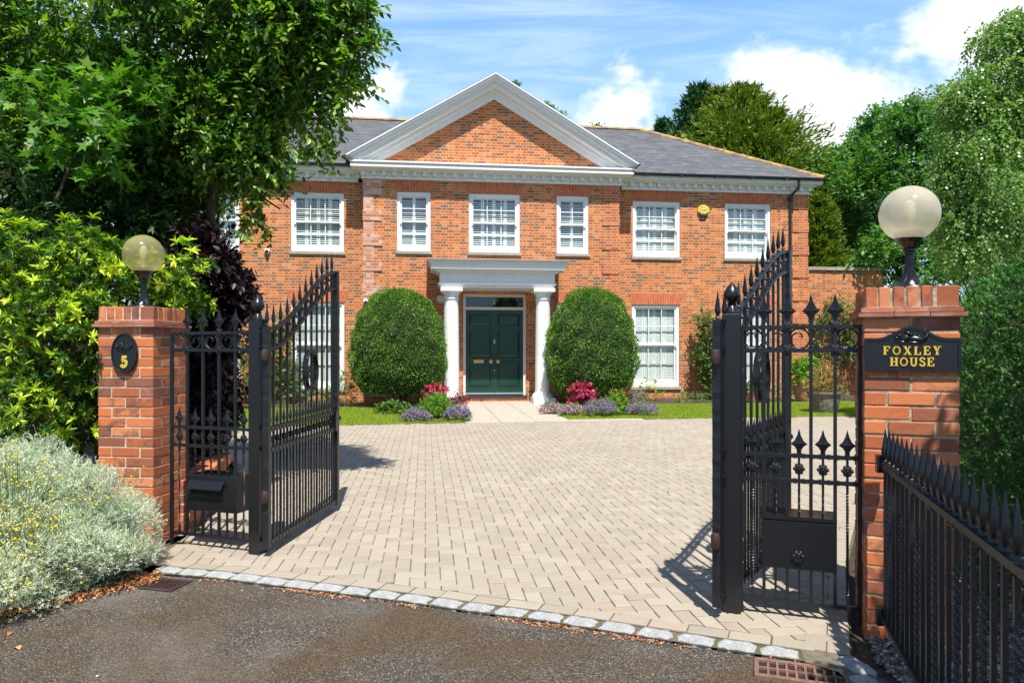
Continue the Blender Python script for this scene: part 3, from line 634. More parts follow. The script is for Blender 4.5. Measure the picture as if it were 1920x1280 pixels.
# windows
MESH = {}
def win_meshes(kind):
    W, H_ = wh(kind); cols = 2 if 'N' in kind else 3; e = .115
    f_ = MB(); fy0, fy1 = .03, .16; fw = .075
    f_.box(-W/2, -W/2+fw, fy0, fy1, 0, H_); f_.box(W/2-fw, W/2, fy0, fy1, 0, H_); f_.box(-W/2+fw, W/2-fw, fy0, fy1, H_-fw, H_); f_.box(-W/2+fw, W/2-fw, fy0-.01, fy1, 0, .07)
    f_.box(-W/2+.012, W/2-.012, fy0-.02, fy0, H_-.028, H_-.008)
    x0, x1 = -W/2+fw, W/2-fw; zb_, zt = .07, H_-fw; mid = .07+(H_-.07-fw)*.515
    s_ = MB(); sw = .05
    for (a, b, y, bot) in ((mid-.02, zt, .06, .05), (zb_, mid+.02, .105, .12)):
        s_.box(x0, x0+sw, y, y+.04, a, b); s_.box(x1-sw, x1, y, y+.04, a, b); s_.box(x0+sw, x1-sw, y, y+.04, b-(.05 if a > 1 or a > mid-.1 else .045), b); s_.box(x0+sw, x1-sw, y, y+.04, a, a+bot)
        for c in range(1, cols): xx = x0+sw+(x1-x0-2*sw)*c/cols; s_.box(xx-.011, xx+.011, y+.004, y+.036, a+bot, b-.045)
        zz = (a+bot+b-.045)/2; s_.box(x0+sw, x1-sw, y+.007, y+.033, zz-.011, zz+.011)
    if 'L' in kind or 1:   # small horns below the meeting rail
        for xx in (x0+sw*.5, x1-sw*.5): s_.box(xx-.02, xx+.02, .062, .098, mid-.075, mid-.021)
    p_ = MB()
    for a, b, y in ((mid+.03, zt-.05, .08), (zb_+.12, mid-.025, .125)): p_.add([(x0+sw, y, a), (x1-sw, y, a), (x1-sw, y, b), (x0+sw, y, b)], [(0, 1, 2, 3)])
    h_ = MB(); np_ = 2 if 'N' in kind else 4; pw = (x1-x0)/np_; Y = .165
    for k in range(np_):
        a, b = x0+pw*k+.003, x0+pw*(k+1)-.003
        tiers = ((zb_, mid), (mid+.004, zt)) if 'L' in kind else ((zb_, zt),)
        for q0, q1 in tiers:
            h_.box(a, a+.042, Y, Y+.028, q0, q1); h_.box(b-.042, b, Y, Y+.028, q0, q1); h_.box(a+.042, b-.042, Y, Y+.028, q0, q0+.07); h_.box(a+.042, b-.042, Y, Y+.028, q1-.07, q1)
            z = q0+.09
            while z < q1-.08:
                M = Matrix.Translation((0, Y+.014, z)) @ Matrix.Rotation(R(58 if 'R' in kind else 42), 4, 'X')
                h_.box(a+.042, b-.042, -.024, .024, -.003, .003, M=M); z += .054
    l_ = MB(); l_.box(-W/2-.045, W/2+.045, -.05, .1, -.075, -.002)
    return dict(frame=f_, sash=s_, pane=p_, shutter=h_, sill=l_)
def get_win(kind):
    if kind not in MESH:
        mm = win_meshes(kind); MESH[kind] = {}
        for k, mt in (('frame', WHITE), ('sash', WHITE), ('pane', GLASS), ('shutter', WHITE), ('sill', STONE)):
            o = mm[k].build('tmp', mt); MESH[kind][k] = o.data; o.data.name = 'window_'+k; bpy.data.objects.remove(o)
    return MESH[kind]
for x, z, k, y in WIN:
    mm = get_win(k); w_ = link(bpy.data.objects.new('window', mm['frame']), house); w_.location = (x, y, z)
    for q in ('sash', 'pane', 'shutter', 'sill'): link(bpy.data.objects.new(q, mm[q]), w_)
    w_['label'] = ('tall white ground floor sash window' if 'L' in k else 'white upper floor sash window')+' with louvred shutters'
# horizontal cornices with dentils
m = MB()
def cornice_run(m, x0, x1, y, z0, dent=True, sides=(0, 0)):
    m.box(x0-sides[0]*.05, x1+sides[1]*.05, y-.06, y+.02, z0, z0+.06)
    m.box(x0-sides[0]*.03, x1+sides[1]*.03, y-.04, y+.02, z0+.06, z0+.20)
    m.box(x0-sides[0]*.17, x1+sides[1]*.17, y-.19, y+.02, z0+.20, z0+.245)
    L_ = x1-x0; n = int(L_/.265); 
    for i in range(n+1):
        xx = x0+L_*i/n; m.box(xx-.045, xx+.045, y-.155, y-.04, z0+.08, z0+.198)
# bay
cornice_run(m, -3.48, 3.58, 0, 6.04, sides=(1, 1))
m.box(-3.80, 3.90, -.40, WY+.3, 6.285, 6.335); m.box(-3.76, 3.86, -.36, WY+.3, 6.335, 6.40); m.box(-3.82, 3.92, -.43, .02, 6.40, 6.44)
for s_, X in ((-1, -3.48), (1, 3.58)):
    xa, xb = (X-.10, X) if s_ < 0 else (X, X+.10)
    m.box(xa, xb, .02, WY, 6.10, 6.24); xa, xb = (X-.17, X) if s_ < 0 else (X, X+.17); m.box(xa, xb, .02, WY, 6.24, 6.283)
m.build('cornice', WHITE, house)
for a, b, sd_ in ((UL, -3.66, (1, 0)), (3.76, UR, (0, 1))):
    m = MB(); cornice_run(m, a, b, WY, 6.03, sides=sd_)
    m.box(a-sd_[0]*.29, b+sd_[1]*.29, WY-.31, WY+.02, 6.275, 6.30); m.box(a-sd_[0]*.30, b+sd_[1]*.30, WY-.33, WY+.02, 6.302, 6.385)
    xe = UR if sd_[1] else UL; s_ = 1 if sd_[1] else -1
    for d_, z0, z1 in ((.05, 6.03, 6.09), (.09, 6.09, 6.23), (.17, 6.23, 6.275), (.30, 6.277, 6.385)):
        x0_, x1_ = sorted((xe, xe+s_*d_)); m.box(x0_, x1_, WY+.021, BY, z0, z1)
    for i in range(18): yy = WY+.3+i*.5; x0_, x1_ = sorted((xe+s_*.09, xe+s_*.15)); m.box(x0_, x1_, yy, yy+.07, 6.115, 6.228)
    m.build('cornice', WHITE, house)
    g_ = MB(); y_ = WY-.385; n = 8; xs = (a-sd_[0]*.36, b+sd_[1]*.36)
    prof = [(y_-.055*math.cos(math.pi*k/n), 6.425-.055*math.sin(math.pi*k/n)*1.1) for k in range(n+1)]+[(y_+.055, 6.44), (y_-.055, 6.44)]
    vs = [(xs[0], p, q) for p, q in prof]+[(xs[1], p, q) for p, q in prof]; k_ = len(prof)
    g_.add(vs, [tuple(range(k_)), tuple(range(2*k_-1, k_-1, -1))]+[(i, (i+1) % k_, (i+1) % k_+k_, i+k_) for i in range(k_)])
    for i in range(6): xx = xs[0]+.6+i*1.05; g_.box(xx-.03, xx+.03, y_-.062, y_+.05, 6.36, 6.446)
    if sd_[1]: g_.box(UR+.30, UR+.40, WY-.33, BY, 6.37, 6.44)
    g_.build('gutter', PLASTICB, house)
# pediment raking cornice
m = MB()
def chev(ot, ob, y0, y1, zc):
    xo, xi = (PA-ot-zc)/PS, (PA-ob-zc)/PS
    m.prism([(PC-xo, zc), (PC-xi, zc), (PC, PA-ob), (PC, PA-ot)], y0, y1); m.prism([(PC+xi, zc), (PC+xo, zc), (PC, PA-ot), (PC, PA-ob)], y0, y1)
chev(0, .04, -.53, .3, 6.54); chev(.043, .10, -.50, .3, 6.53); chev(.10, .16, -.46, .3, 6.50); chev(.16, .19, -.44, .3, 6.47); chev(.193, .30, -.36, .3, 6.442); chev(.302, .40, -.17, .1, 6.442); chev(.402, .56, -.09, .08, 6.442)
m.build('pediment', WHITE, house)
# roof
m = MB(); EZ, RZ, RY = 6.44, 9.14, 4.7; ex0, ex1, ey0, ey1 = UL-.42, UR+.38, 0., 9.8; rx0, rx1 = -5.55, 5.68
vs = [(ex0, ey0, EZ), (ex1, ey0, EZ), (ex1, ey1, EZ), (ex0, ey1, EZ), (rx0, RY, RZ), (rx1, RY, RZ)]
m.add(vs, [(0, 1, 5, 4), (1, 2, 5), (2, 3, 4, 5), (3, 0, 4), (3, 2, 1, 0)])
zz = PA+.012
m.add([(PC, -.52, zz), (PC-4.02, -.52, zz-4.02*PS), (PC-4.02, .2, zz-4.02*PS), (PC, 4.28, zz)], [(0, 1, 2, 3)])
m.add([(PC, -.52, zz), (PC+4.02, -.52, zz-4.02*PS), (PC+4.02, .2, zz-4.02*PS), (PC, 4.28, zz)], [(3, 2, 1, 0)])
roof = m.build('roof', SLATE, house)
m = MB()
def ridge_line(a, b, r=.105):
    a, b = Vector(a), Vector(b); L_ = (b-a).length; n = int(L_/.42); d_ = (b-a)/n; ax = (b-a).normalized(); s_ = ax.cross(Vector((0, 0, 1))).normalized(); up = s_.cross(ax)
    for i in range(n):
        p, q = a+d_*(i-.02), a+d_*(i+1.05); vs = []
        for e, (c, rr) in enumerate(((p, r), (q, r*.86))):
            for k in range(8): an = math.pi*k/7; vs.append(c+s_*math.cos(an)*rr*1.2+up*(math.sin(an)*rr*.95-.03+rp.uniform(-.004, .004)))
        m.add(vs, [(k, k+1, k+9, k+8) for k in range(7)]+[tuple(range(7, -1, -1))])
ridge_line((rx0, RY, RZ), (rx1, RY, RZ)); ridge_line((ex1-.05, ey0+.05, EZ+.02), (rx1, RY, RZ)); ridge_line((ex0+.05, ey0+.05, EZ+.02), (rx0, RY, RZ)); ridge_line((ex1, ey1, EZ), (rx1, RY, RZ))
m.build('ridge_tiles', RIDGE, roof)
# downpipe
m = MB(); px_ = 8.88
m.tube([(px_+.1, WY-.36, 6.40), (px_+.1, WY-.36, 6.22), (px_+.09, WY-.33, 6.12), (px_, WY-.09, 5.98), (px_, WY-.07, 5.9), (px_, WY-.07, .05)], .036, 8)
for z in (5.85, 4.0, 2.2): m.lathe([(.046, 0), (.046, .09)], (px_, WY-.07, z), 8); m.box(px_-.07, px_+.07, WY-.03, WY, z+.02, z+.07)
m.build('downpipe', PLASTICB, house)
# porch
m = MB(); A0, A1 = -1.50, 1.58
def slab(x0, x1, yf, z0, z1, mm=None): (mm or m).box(x0, x1, yf, .01, z0, z1)
slab(A0+.06, A1-.06, -1.13, 3.04, 3.09); slab(A0+.03, A1-.03, -1.16, 3.09, 3.13); slab(A0, A1, -1.19, 3.13, 3.155); slab(A0+.04, A1-.04, -1.15, 3.155, 3.42)
slab(A0-.03, A1+.03, -1.22, 3.42, 3.47); slab(A0-.10, A1+.10, -1.29, 3.47, 3.50); slab(A0-.19, A1+.19, -1.38, 3.50, 3.62); slab(A0-.22, A1+.22, -1.41, 3.62, 3.66)
slab(A0-.26, A1+.26, -1.45, 3.66, 3.70)
pc = m.build('porch_canopy', WHITE, house)
m = MB(); m.box(A0-.29, A1+.29, -1.48, .02, 3.702, 3.735); m.box(A0-.2, A1+.2, -.03, .0, 3.735, 3.83); m.build('lead_roof', LEAD, pc)
for x in (-1.16, 1.255):
    m = MB(); y = -.95
    m.lathe([(.205, .15), (.212, .2), (.208, .9), (.203, 1.5), (.195, 2.2), (.186, 2.74)], (x, y, 0), 28)
    c_ = m.build('column', WHITE, house, smooth=True)
    m = MB(); m.lathe([(.198, 2.735), (.208, 2.745), (.208, 2.765), (.190, 2.775), (.190, 2.86), (.205, 2.865), (.235, 2.91), (.255, 2.93), (.255, 2.945)], (x, y, 0), 28); m.box(x-.28, x+.28, y-.28 if y-.28 > -1.3 else -1.2, y+.28, 2.945, 3.038); m.build('capital', WHITE, c_, True)
    m = MB(); m.box(x-.29, x+.29, y-.29, y+.29, 0, .17); m.lathe([(.285, .17), (.29, .19), (.29, .22), (.275, .25), (.25, .265), (.245, .285), (.22, .30), (.214, .34)], (x, y, 0), 28); m.build('column_base', WHITE, c_, True)
# door
D0, D1 = -.80, .94
m = MB(); fy = .10
m.box(D0, D0+.07, fy-.04, REV, .17, 2.97); m.box(D1-.07, D1, fy-.04, REV, .17, 2.97); m.box(D0+.07, D1-.07, fy-.04, REV, 2.89, 2.97); m.box(D0+.07, D1-.07, fy-.03, REV, 2.535, 2.61)
df = m.build('door_frame', CREAM, house)
m = MB(); m.add([(D0+.07, fy+.04, 2.61), (D1-.07, fy+.04, 2.61), (D1-.07, fy+.04, 2.89), (D0+.07, fy+.04, 2.89)], [(0, 1, 2, 3)]); m.build('fanlight', DGLASS, df)
m = MB(); m.box(D0-.03, D1+.03, -.09, REV, .105, .165); m.build('door_sill', simple('dark_slate_sill', (.03, .03, .035), .5), house)
m = MB(); m.box(D0-.02, D1+.02, -.06, .05, 0.0, .104); m.build('door_step', BRICKW, house)
lw = (D1-D0-.14)/2
for k in range(2):
    x0 = D0+.07+k*lw; x1 = x0+lw; m = MB(); y = fy+.02
    m.box(x0+.003, x1-.003, y+.02, y+.06, .25, 2.53)
    st = .095; rails = [(.25, .42), (1.02, 1.22), (1.98, 2.10), (2.42, 2.53)]
    m.box(x0+.003, x0+st, y, y+.02, .25, 2.53); m.box(x1-st, x1-.003, y, y+.02, .25, 2.53)
    for a, b in rails: m.box(x0+st, x1-st, y, y+.02, a, b)
    for (a, b), (c, d_) in zip(rails, rails[1:]):
        z0, z1 = b+.005, c-.005; i_ = .05; X0, X1 = x0+st+.005, x1-st-.005
        m.add([(X0, y+.019, z0), (X1, y+.019, z0), (X1, y+.019, z1), (X0, y+.019, z1), (X0+i_, y+.004, z0+i_), (X1-i_, y+.004, z0+i_), (X1-i_, y+.004, z1-i_), (X0+i_, y+.004, z1-i_)],
              [(4, 5, 6, 7), (0, 1, 5, 4), (1, 2, 6, 5), (2, 3, 7, 6), (3, 0, 4, 7)])
        m.box(X0-.004, X1+.004, y-.008, y, z0-.012, z0)
    if k == 1: m.box(x0-.03, x0+.03, y-.008, y, .25, 2.53)
    dr = m.build('door', GREEN, house)
    m = MB(); m.box(x0+.003, x1-.003, y-.03, y+.02, .195, .248); m.build('weatherboard', simple('grey_aluminium', (.35, .40, .45), .35, metal=.4) if k == 0 else bpy.data.materials['grey_aluminium'], dr)
    m = MB(); Mx = Matrix.Translation(((x1-.10) if k == 0 else (x0+.10), y, 1.11)) @ Matrix.Rotation(R(90), 4, 'X')
    m.lathe([(.052, 0), (.052, .01), (.02, .015), (.02, .035), (.045, .045), (.05, .065), (.03, .08), (.002, .083)], (0, 0, 0), 16, M=Mx); m.build('door_knob', BRASS, dr, True)
    if k == 0:
        m = MB(); m.bbox(x0+.22, x0+.50, y-.012, y, 1.065, 1.16, .004); m.bbox(x0+.255, x0+.465, y-.02, y-.010, 1.085, 1.14, .003); m.build('letter_plate', BRASS, dr)
    else:
        m = MB(); m.bbox(x0-.028, x0+.028, y-.02, y-.006, 1.60, 1.72, .006); m.box(x0-.012, x0+.012, y-.04, y-.02, 1.61, 1.66); m.build('door_knocker', BRASS, dr)
        m = MB(); m.lathe([(.022, 0), (.02, .012), (.002, .014)], (0, 0, 0), 12, M=Matrix.Translation((x0, y-.007, .86)) @ Matrix.Rotation(R(90), 4, 'X')); m.build('keyhole_cover', BRASS, dr)
# ------------------------------------------------------------------ lettering from strokes
def S(*p): return list(p)
GLY = {  # unit box 1 high; strokes: (points, thickness factor)
 'F': (.66, [([(.14, 0), (.14, 1)], 1.5), ([(.0, 1), (.64, 1)], .7), ([(.14, .52), (.46, .52)], .7), ([(0, 0), (.32, 0)], .6), ([(.64, 1.02), (.64, .78)], .8), ([(.46, .62), (.46, .42)], .6)]),
 'O': (.86, [([(.43+.36*math.cos(a), .5+.47*math.sin(a)) for a in [k*math.pi/10 for k in range(21)]], 1.1)]),
 'X': (.80, [([(.12, 1), (.68, 0)], 1.5), ([(.68, 1), (.12, 0)], .7), ([(0, 1), (.28, 1)], .6), ([(.54, 1), (.80, 1)], .6), ([(0, 0), (.26, 0)], .6), ([(.54, 0), (.82, 0)], .6)]),
 'L': (.68, [([(.16, 0), (.16, 1)], 1.5), ([(0, 0), (.66, 0)], .7), ([(0, 1), (.34, 1)], .6), ([(.66, -.02), (.66, .26)], .8)]),
 'E': (.68, [([(.14, 0), (.14, 1)], 1.5), ([(0, 1), (.62, 1)], .7), ([(.14, .52), (.46, .52)], .7), ([(0, 0), (.66, 0)], .7), ([(.62, 1.02), (.62, .78)], .8), ([(.66, -.02), (.66, .24)], .8), ([(.46, .62), (.46, .42)], .6)]),
 'Y': (.78, [([(.12, 1), (.39, .46)], 1.5), ([(.66, 1), (.39, .46)], .7), ([(.39, .48), (.39, 0)], 1.4), ([(0, 1), (.28, 1)], .6), ([(.52, 1), (.80, 1)], .6), ([(.24, 0), (.54, 0)], .6)]),
 'H': (.84, [([(.16, 0), (.16, 1)], 1.5), ([(.68, 0), (.68, 1)], 1.5), ([(.16, .5), (.68, .5)], .7), ([(0, 0), (.32, 0)], .6), ([(.52, 0), (.84, 0)], .6), ([(0, 1), (.32, 1)], .6), ([(.52, 1), (.84, 1)], .6)]),
 'U': (.82, [([(.16, 1), (.16, .34), (.22, .1), (.42, -.01), (.60, .1), (.66, .34), (.66, 1)], 1.2), ([(0, 1), (.32, 1)], .6), ([(.54, 1), (.80, 1)], .6)]),
 'S': (.62, [([(.54, .80), (.46, .94), (.30, 1.0), (.12, .93), (.07, .76), (.16, .62), (.42, .46), (.54, .32), (.52, .12), (.32, 0), (.12, .05), (.05, .20)], 1.2)]),
 '5': (.62, [([(.55, .98), (.15, .98)], 1.3), ([(.15, 1.0), (.13, .56)], .8), ([(.13, .56), (.30, .64), (.48, .56), (.56, .36), (.50, .12), (.30, 0), (.12, .05), (.06, .18)], 1.5)]),
 'A': (.8, [([(.06, 0), (.4, 1), (.74, 0)], 1.4), ([(.2, .34), (.6, .34)], 1.)]), 'D': (.7, [([(.1, 0), (.1, 1), (.36, .98), (.58, .8), (.62, .5), (.58, .2), (.36, .02), (.1, 0)], 1.4)]),
 'T': (.66, [([(.33, 0), (.33, 1)], 1.5), ([(0, .96), (.66, .96)], 1.4)]), '.': (.2, [])}
def lettering(text, h, th, sp, y0, y1, x0, z0, gap=.14):
    m = MB(); tot = sum(GLY[c][0] for c in text)*h+gap*h*(len(text)-1); x = x0-tot/2
    for c in text:
        wd, strokes = GLY[c]
        for pts, f_ in strokes:
            for a, b in zip(pts, pts[1:]):
                ax, az, bx, bz = x+a[0]*h, z0+a[1]*h, x+b[0]*h, z0+b[1]*h; dx, dz = bx-ax, bz-az; L_ = math.hypot(dx, dz) or 1; nx, nz = -dz/L_*th*f_/2, dx/L_*th*f_/2; ex, ez = dx/L_*th*.25, dz/L_*th*.25
                m.prism([(ax-nx*-1-ex, az-nz*-1-ez), (ax-nx-ex, az-nz-ez), (bx-nx+ex, bz-nz+ez), (bx+nx+ex, bz+nz+ez)], y0, y1)
        x += (wd+gap)*h
    return m
lettering('5', .11, .016, 0, fy+.030, fy+.038, .06, 2.70).build('house_number', BRASS, df)
# alarm box and cameras: mounted things
al = thing('alarm_box', 'yellow octagonal alarm box on the upper wall between two right hand windows', 'alarm box', HW(6.2, WY-.001, 5.50), AL)
m = MB(); oc = [(.165*math.cos(math.pi/8+k*math.pi/4)*1.08, .165*math.sin(math.pi/8+k*math.pi/4)*.92) for k in range(8)]
m.prism(oc, -.07, 0); m.prism([(x*.86, z*.86) for x, z in oc], -.085, -.07); m.build('casing', YELLOW, al)
m = MB(); m.prism([(-.12, -.13), (.12, -.13), (.08, -.19), (-.08, -.19)], -.075, -.001); m.build('strobe', BLUE, al)
m = MB(); m.prism([(-.085, -.02), (.085, -.02), (.085, .075), (-.085, .075)], -.090, -.085); b_ = m.build('badge', BLUE, al)
lettering('ADT', .062, .016, 0, -.094, -.0905, 0, -.004).build('badge_lettering', WHITE, b_)
def dome_cam(lbl, u, y, z):
    c = thing('security_camera', lbl, 'camera', HW(u, y, z), AL, 'security cameras on the house wall'); m = MB(); Mx = Matrix.Rotation(R(90), 4, 'X')
    m.lathe([(.075, 0), (.075, .05), (.06, .075), (.06, .09)], (0, 0, 0), 16, M=Mx); m.build('housing', WHITE, c, True)
    m = MB(); m.lathe([(.048, .085), (.045, .11), (.03, .13), (.005, .138)], (0, 0, 0), 14, M=Matrix.Rotation(R(102), 4, 'X')); m.build('lens_dome', simple('camera_lens', (.01, .01, .01), .1) if 'camera_lens' not in bpy.data.materials else bpy.data.materials['camera_lens'], c, True)
dome_cam('white round security camera on the brick wall below the upper left window', -6.08, WY-.001, 4.10)
dome_cam('small white security camera above the left clipped bush', -3.42, -.03, 2.72)
c = thing('wall_light', 'small cream globe wall light behind the left porch column', 'wall light', HW(-1.42, -.001, 2.80), AL)
m = MB(); m.lathe([(.05, 0), (.05, .02), (.015, .03), (.015, .08)], (0, 0, 0), 10, M=Matrix.Rotation(R(90), 4, 'X')); m.build('bracket', BLACKS, c)
m = MB(); m.lathe([(.03, -.10), (.07, -.085), (.10, -.04), (.11, 0), (.10, .05), (.06, .10), (.005, .11)], (0, -.11, 0), 16); m.build('shade', CREAM, c, True)
# garden wall to the right of the house
gw = thing('garden_wall', 'single storey brick garden wall with stone coping right of the house', 'wall', HW(9.55, 1.5, 0), AL)
m = MB(); m.box(0, 3.05, 0, .34, -.1, 3.93); m.build('brickwork', BRICKW, gw); m = MB(); m.box(-.05, 3.12, -.06, .40, 3.932, 4.03); m.build('coping', STONE, gw)
# ================================================================== GATE PILLARS
def brick_solid(m, x0, x1, y0, y1, z0, z1, j=.0022, mi=0):
    m.bbox(x0, x1, y0, y1, z0, z1, .004, mi, rp.random())
    k = len(m.v)-32
    dx = [rp.uniform(-j, j) for _ in range(6)]
    for i in range(k, k+32):
        x, y, z = m.v[i]; m.v[i] = (x+dx[0]+rp.uniform(-.001, .001), y+dx[1]+(z-z0)*dx[2]*2+rp.uniform(-.001, .001), z+dx[3]+(x-x0)*dx[4]*3+rp.uniform(-.0012, .0012))
def pillar(name, label, loc, rz, ztop, mort, zbot=-.06):
    t_ = thing(name, label, 'gate pillar', loc, rz, 'brick gate pillars')
    W = .44; s, h, hd = .215, .0655, .1025
    m = MB(); z = zbot; row = 0; n = round((ztop-.15-zbot)/.075); C_ = (ztop-.15-zbot)/n
    for r in range(n):
        z0 = zbot+r*C_; z1 = z0+C_-.0095; B = []
        B += [(0, s, 0, hd), (s+.01, W, 0, hd), (0, s, W-hd, W), (s+.01, W, W-hd, W), (0, hd, hd+.01, W-hd-.01), (W-hd, W, hd+.01, W-hd-.01)]
        if r % 2: B = [(c, d, a, b) for a, b, c, d in B]
        for a, b, c, d in B: brick_solid(m, a-W/2, b-W/2, c-W/2, d-W/2, z0, z1)
    m.box(-W/2+.005, W/2-.005, -W/2+.005, W/2-.005, zbot, ztop-.15, 1)
    m.build('shaft', [PBRICK, mort], t_)
    m = MB(); zt = ztop-.15
    for k, (ov, a, b) in enumerate(((.030, .0, .019), (.016, .023, .045))):
        q = W/2+ov; nn = 3
        for side in range(4):
            M = Matrix.Rotation(side*math.pi/2, 4, 'Z')
            for i in range(nn):
                x0 = -q+2*q*i/nn; m.box(x0+.002, x0+2*q/nn-.002, -q, -q+.16 if side % 2 == 0 else -q+.16, zt+a, zt+b-.0015*(side % 2), 0, rp.random(), .001, M)
    m.box(-W/2, W/2, -W/2, W/2, zt+.001, ztop-.10, 1)
    m.build('tile_course', [TILE, mort], t_)
    m = MB(); zc = ztop-.104; q = W/2-.001
    for side in range(4):
        M = Matrix.Rotation(side*math.pi/2, 4, 'Z'); nb = 5; L_ = 2*q-.1025-.01
        for i in range(nb+0):
            x0 = -q+L_*i/nb; mm = MB(); brick_solid(mm, x0+.006, x0+L_/nb-.006, -q, -q+.1025, zc, ztop, .002)
            m.add([tuple(M @ Vector(v)) for v in mm.v], mm.f, 0, mm.r[0])
    m.box(-q+.008, q-.008, -q+.008, q-.008, zc, ztop-.006, 1)
    m.build('cap', [PBRICK, mort], t_); return t_
TH_R, TH_L = R(-20), R(-6)
LPC = Vector((-2.866, 5.53, 0)); 
rc = Vector((1.796, 3.625, 0)); RPC = rc+Vector((.211*math.cos(TH_R)-.211*math.sin(TH_R), .211*math.sin(TH_R)+.211*math.cos(TH_R), 0))
pl_ = pillar('gate_pillar', 'red brick gate pillar with oval number 5 plaque, left of the gates', LPC, TH_L, 1.76, MORTAR, -.03)
pr_ = pillar('gate_pillar', 'red brick gate pillar carrying the FOXLEY HOUSE name sign, right of the gates', RPC, TH_R, 1.755, MORTARR, -.10); pr_.scale = (.96, .96, 1)
def globe_mat(name, tint, milk):
    m, t, b = new_mat(name); out = t.n['Material Output']; t.n.remove(b)
    o = t.obj(); n = t.noise(o, 5, 4, .6, .8); c = t.mix(t.mr(n, .35, .7), tint, tuple(x*.82 for x in tint))
    d = t.node('ShaderNodeBsdfDiffuse'); tl = t.node('ShaderNodeBsdfTranslucent'); gl = t.node('ShaderNodeBsdfGlossy'); tr = t.node('ShaderNodeBsdfTransparent')
    t.l.new(c, d.inputs[0]); t.l.new(c, tl.inputs[0]); t.l.new(t.mix(.5, c, (1, 1, 1)), tr.inputs[0]); gl.inputs['Roughness'].default_value = .09
    a = t.node('ShaderNodeMixShader'); a.inputs[0].default_value = .78; t.l.new(d.outputs[0], a.inputs[1]); t.l.new(tl.outputs[0], a.inputs[2])
    b2 = t.node('ShaderNodeMixShader'); b2.inputs[0].default_value = milk; t.l.new(tr.outputs[0], b2.inputs[1]); t.l.new(a.outputs[0], b2.inputs[2])
    lw = t.node('ShaderNodeLayerWeight'); lw.inputs['Blend'].default_value = .5; frs = t.m('ADD', t.m('MULTIPLY', t.m('POWER', lw.outputs['Facing'], 5.), .6), .06)
    e = t.node('ShaderNodeMixShader'); t.l.new(frs, e.inputs[0]); t.l.new(b2.outputs[0], e.inputs[1]); t.l.new(gl.outputs[0], e.inputs[2]); t.l.new(e.outputs[0], out.inputs[0]); return m
G_L = globe_mat('amber_globe_plastic', (.86, .80, .42), .45); G_R = globe_mat('milky_globe_plastic', (1.0, .94, .76), .66)
def lamp(label, loc, mat, zc):
    t_ = thing('globe_lamp', label, 'lamp', loc, 0, 'globe lamps on the gate pillars')
    h = zc+.008
    m = MB(); m.lathe([(.135, 0), (.14, .008), (.135, .018), (.09, .026), (.065, .032)], (0, 0, 0), 28); m.build('base_plate', BLACKS, t_, True)
    m = MB(); m.lathe([(.06, .03), (.055, .045), (.04, .07), (.030, .10), (.026, .13), (.0235, .17), (.0225, .205), (.028, .21), (.028, .222), (.024, .226)], (0, 0, 0), 24, flute=.14, fz=(.04, .20)); m.build('stem', BLACKS, t_, True)
    m = MB(); m.lathe([(.024, .222), (.036, .228), (.036, .24), (.030, .244), (.045, .262), (.062, .285), (.074, .31), (.083, .325), (.083, .342), (.075, .343)], (0, 0, 0), 28); m.build('gallery', BLACKS, t_, True)
    m = MB(); r = .163; n = 28; a0 = math.asin(.074/r); prof = [(r*math.sin(a), h-r*math.cos(a)) for a in [a0+(math.pi-a0-.02)*k/n for k in range(n+1)]]
    m.lathe(prof, (0, 0, 0), 40); m.build('globe', mat, t_, True)
    m = MB(); m.lathe([(.022, .34), (.022, .40), (.028, .42), (.034, .47), (.03, .51), (.01, .53)], (0, 0, 0), 12); m.build('bulb', simple('frosted_bulb', (.75, .68, .5), .3) if 'frosted_bulb' not in bpy.data.materials else bpy.data.materials['frosted_bulb'], t_, True)
    return t_
lamp('amber globe lamp on a black stem on top of the left brick pillar', LPC+Vector((0, 0, 1.758)), G_L, .47-.02).scale = (.92, .92, .92)
lamp('milky cream globe lamp on a black stem on top of the right brick pillar', RPC+Vector((.03, 0, 1.753)), G_R, .46-.02).scale = (.895, .895, .895)
# animal relief: a fox lying among leaves
def relief(m, cx, cz, s, y):
    def ell(x, z, rx, rz_, ry=.5, a=0):
        M = Matrix.Translation((cx+x*s, y, cz+z*s)) @ Matrix.Rotation(a, 4, 'Y') @ Matrix.Diagonal((rx*s, ry*s*.35, rz_*s, 1))
        n = 8; m.lathe([(math.sin(math.pi*k/n)+.001, -math.cos(math.pi*k/n)) for k in range(n+1)], (0, 0, 0), 12, M=M)
    for q in [(.25, -.12, .62, .22, .5, .12), (-.35, -.05, .34, .26, .6, -.4), (-.22, .26, .20, .17, .7, .3), (-.05, .20, .15, .07, .6, .35), (-.30, .46, .05, .13, .4, -.2), (-.16, .46, .05, .12, .4, .2),
              (.72, -.02, .30, .13, .5, -.7), (.86, .16, .13, .10, .5, 0), (-.55, -.26, .32, .07, .5, 0), (.1, -.30, .5, .07, .5, .05), (-.86, -.05, .13, .13, .4, 0), (-.72, .12, .10, .10, .4, 0), (.40, .10, .12, .09, .5, 0)]: ell(*q)
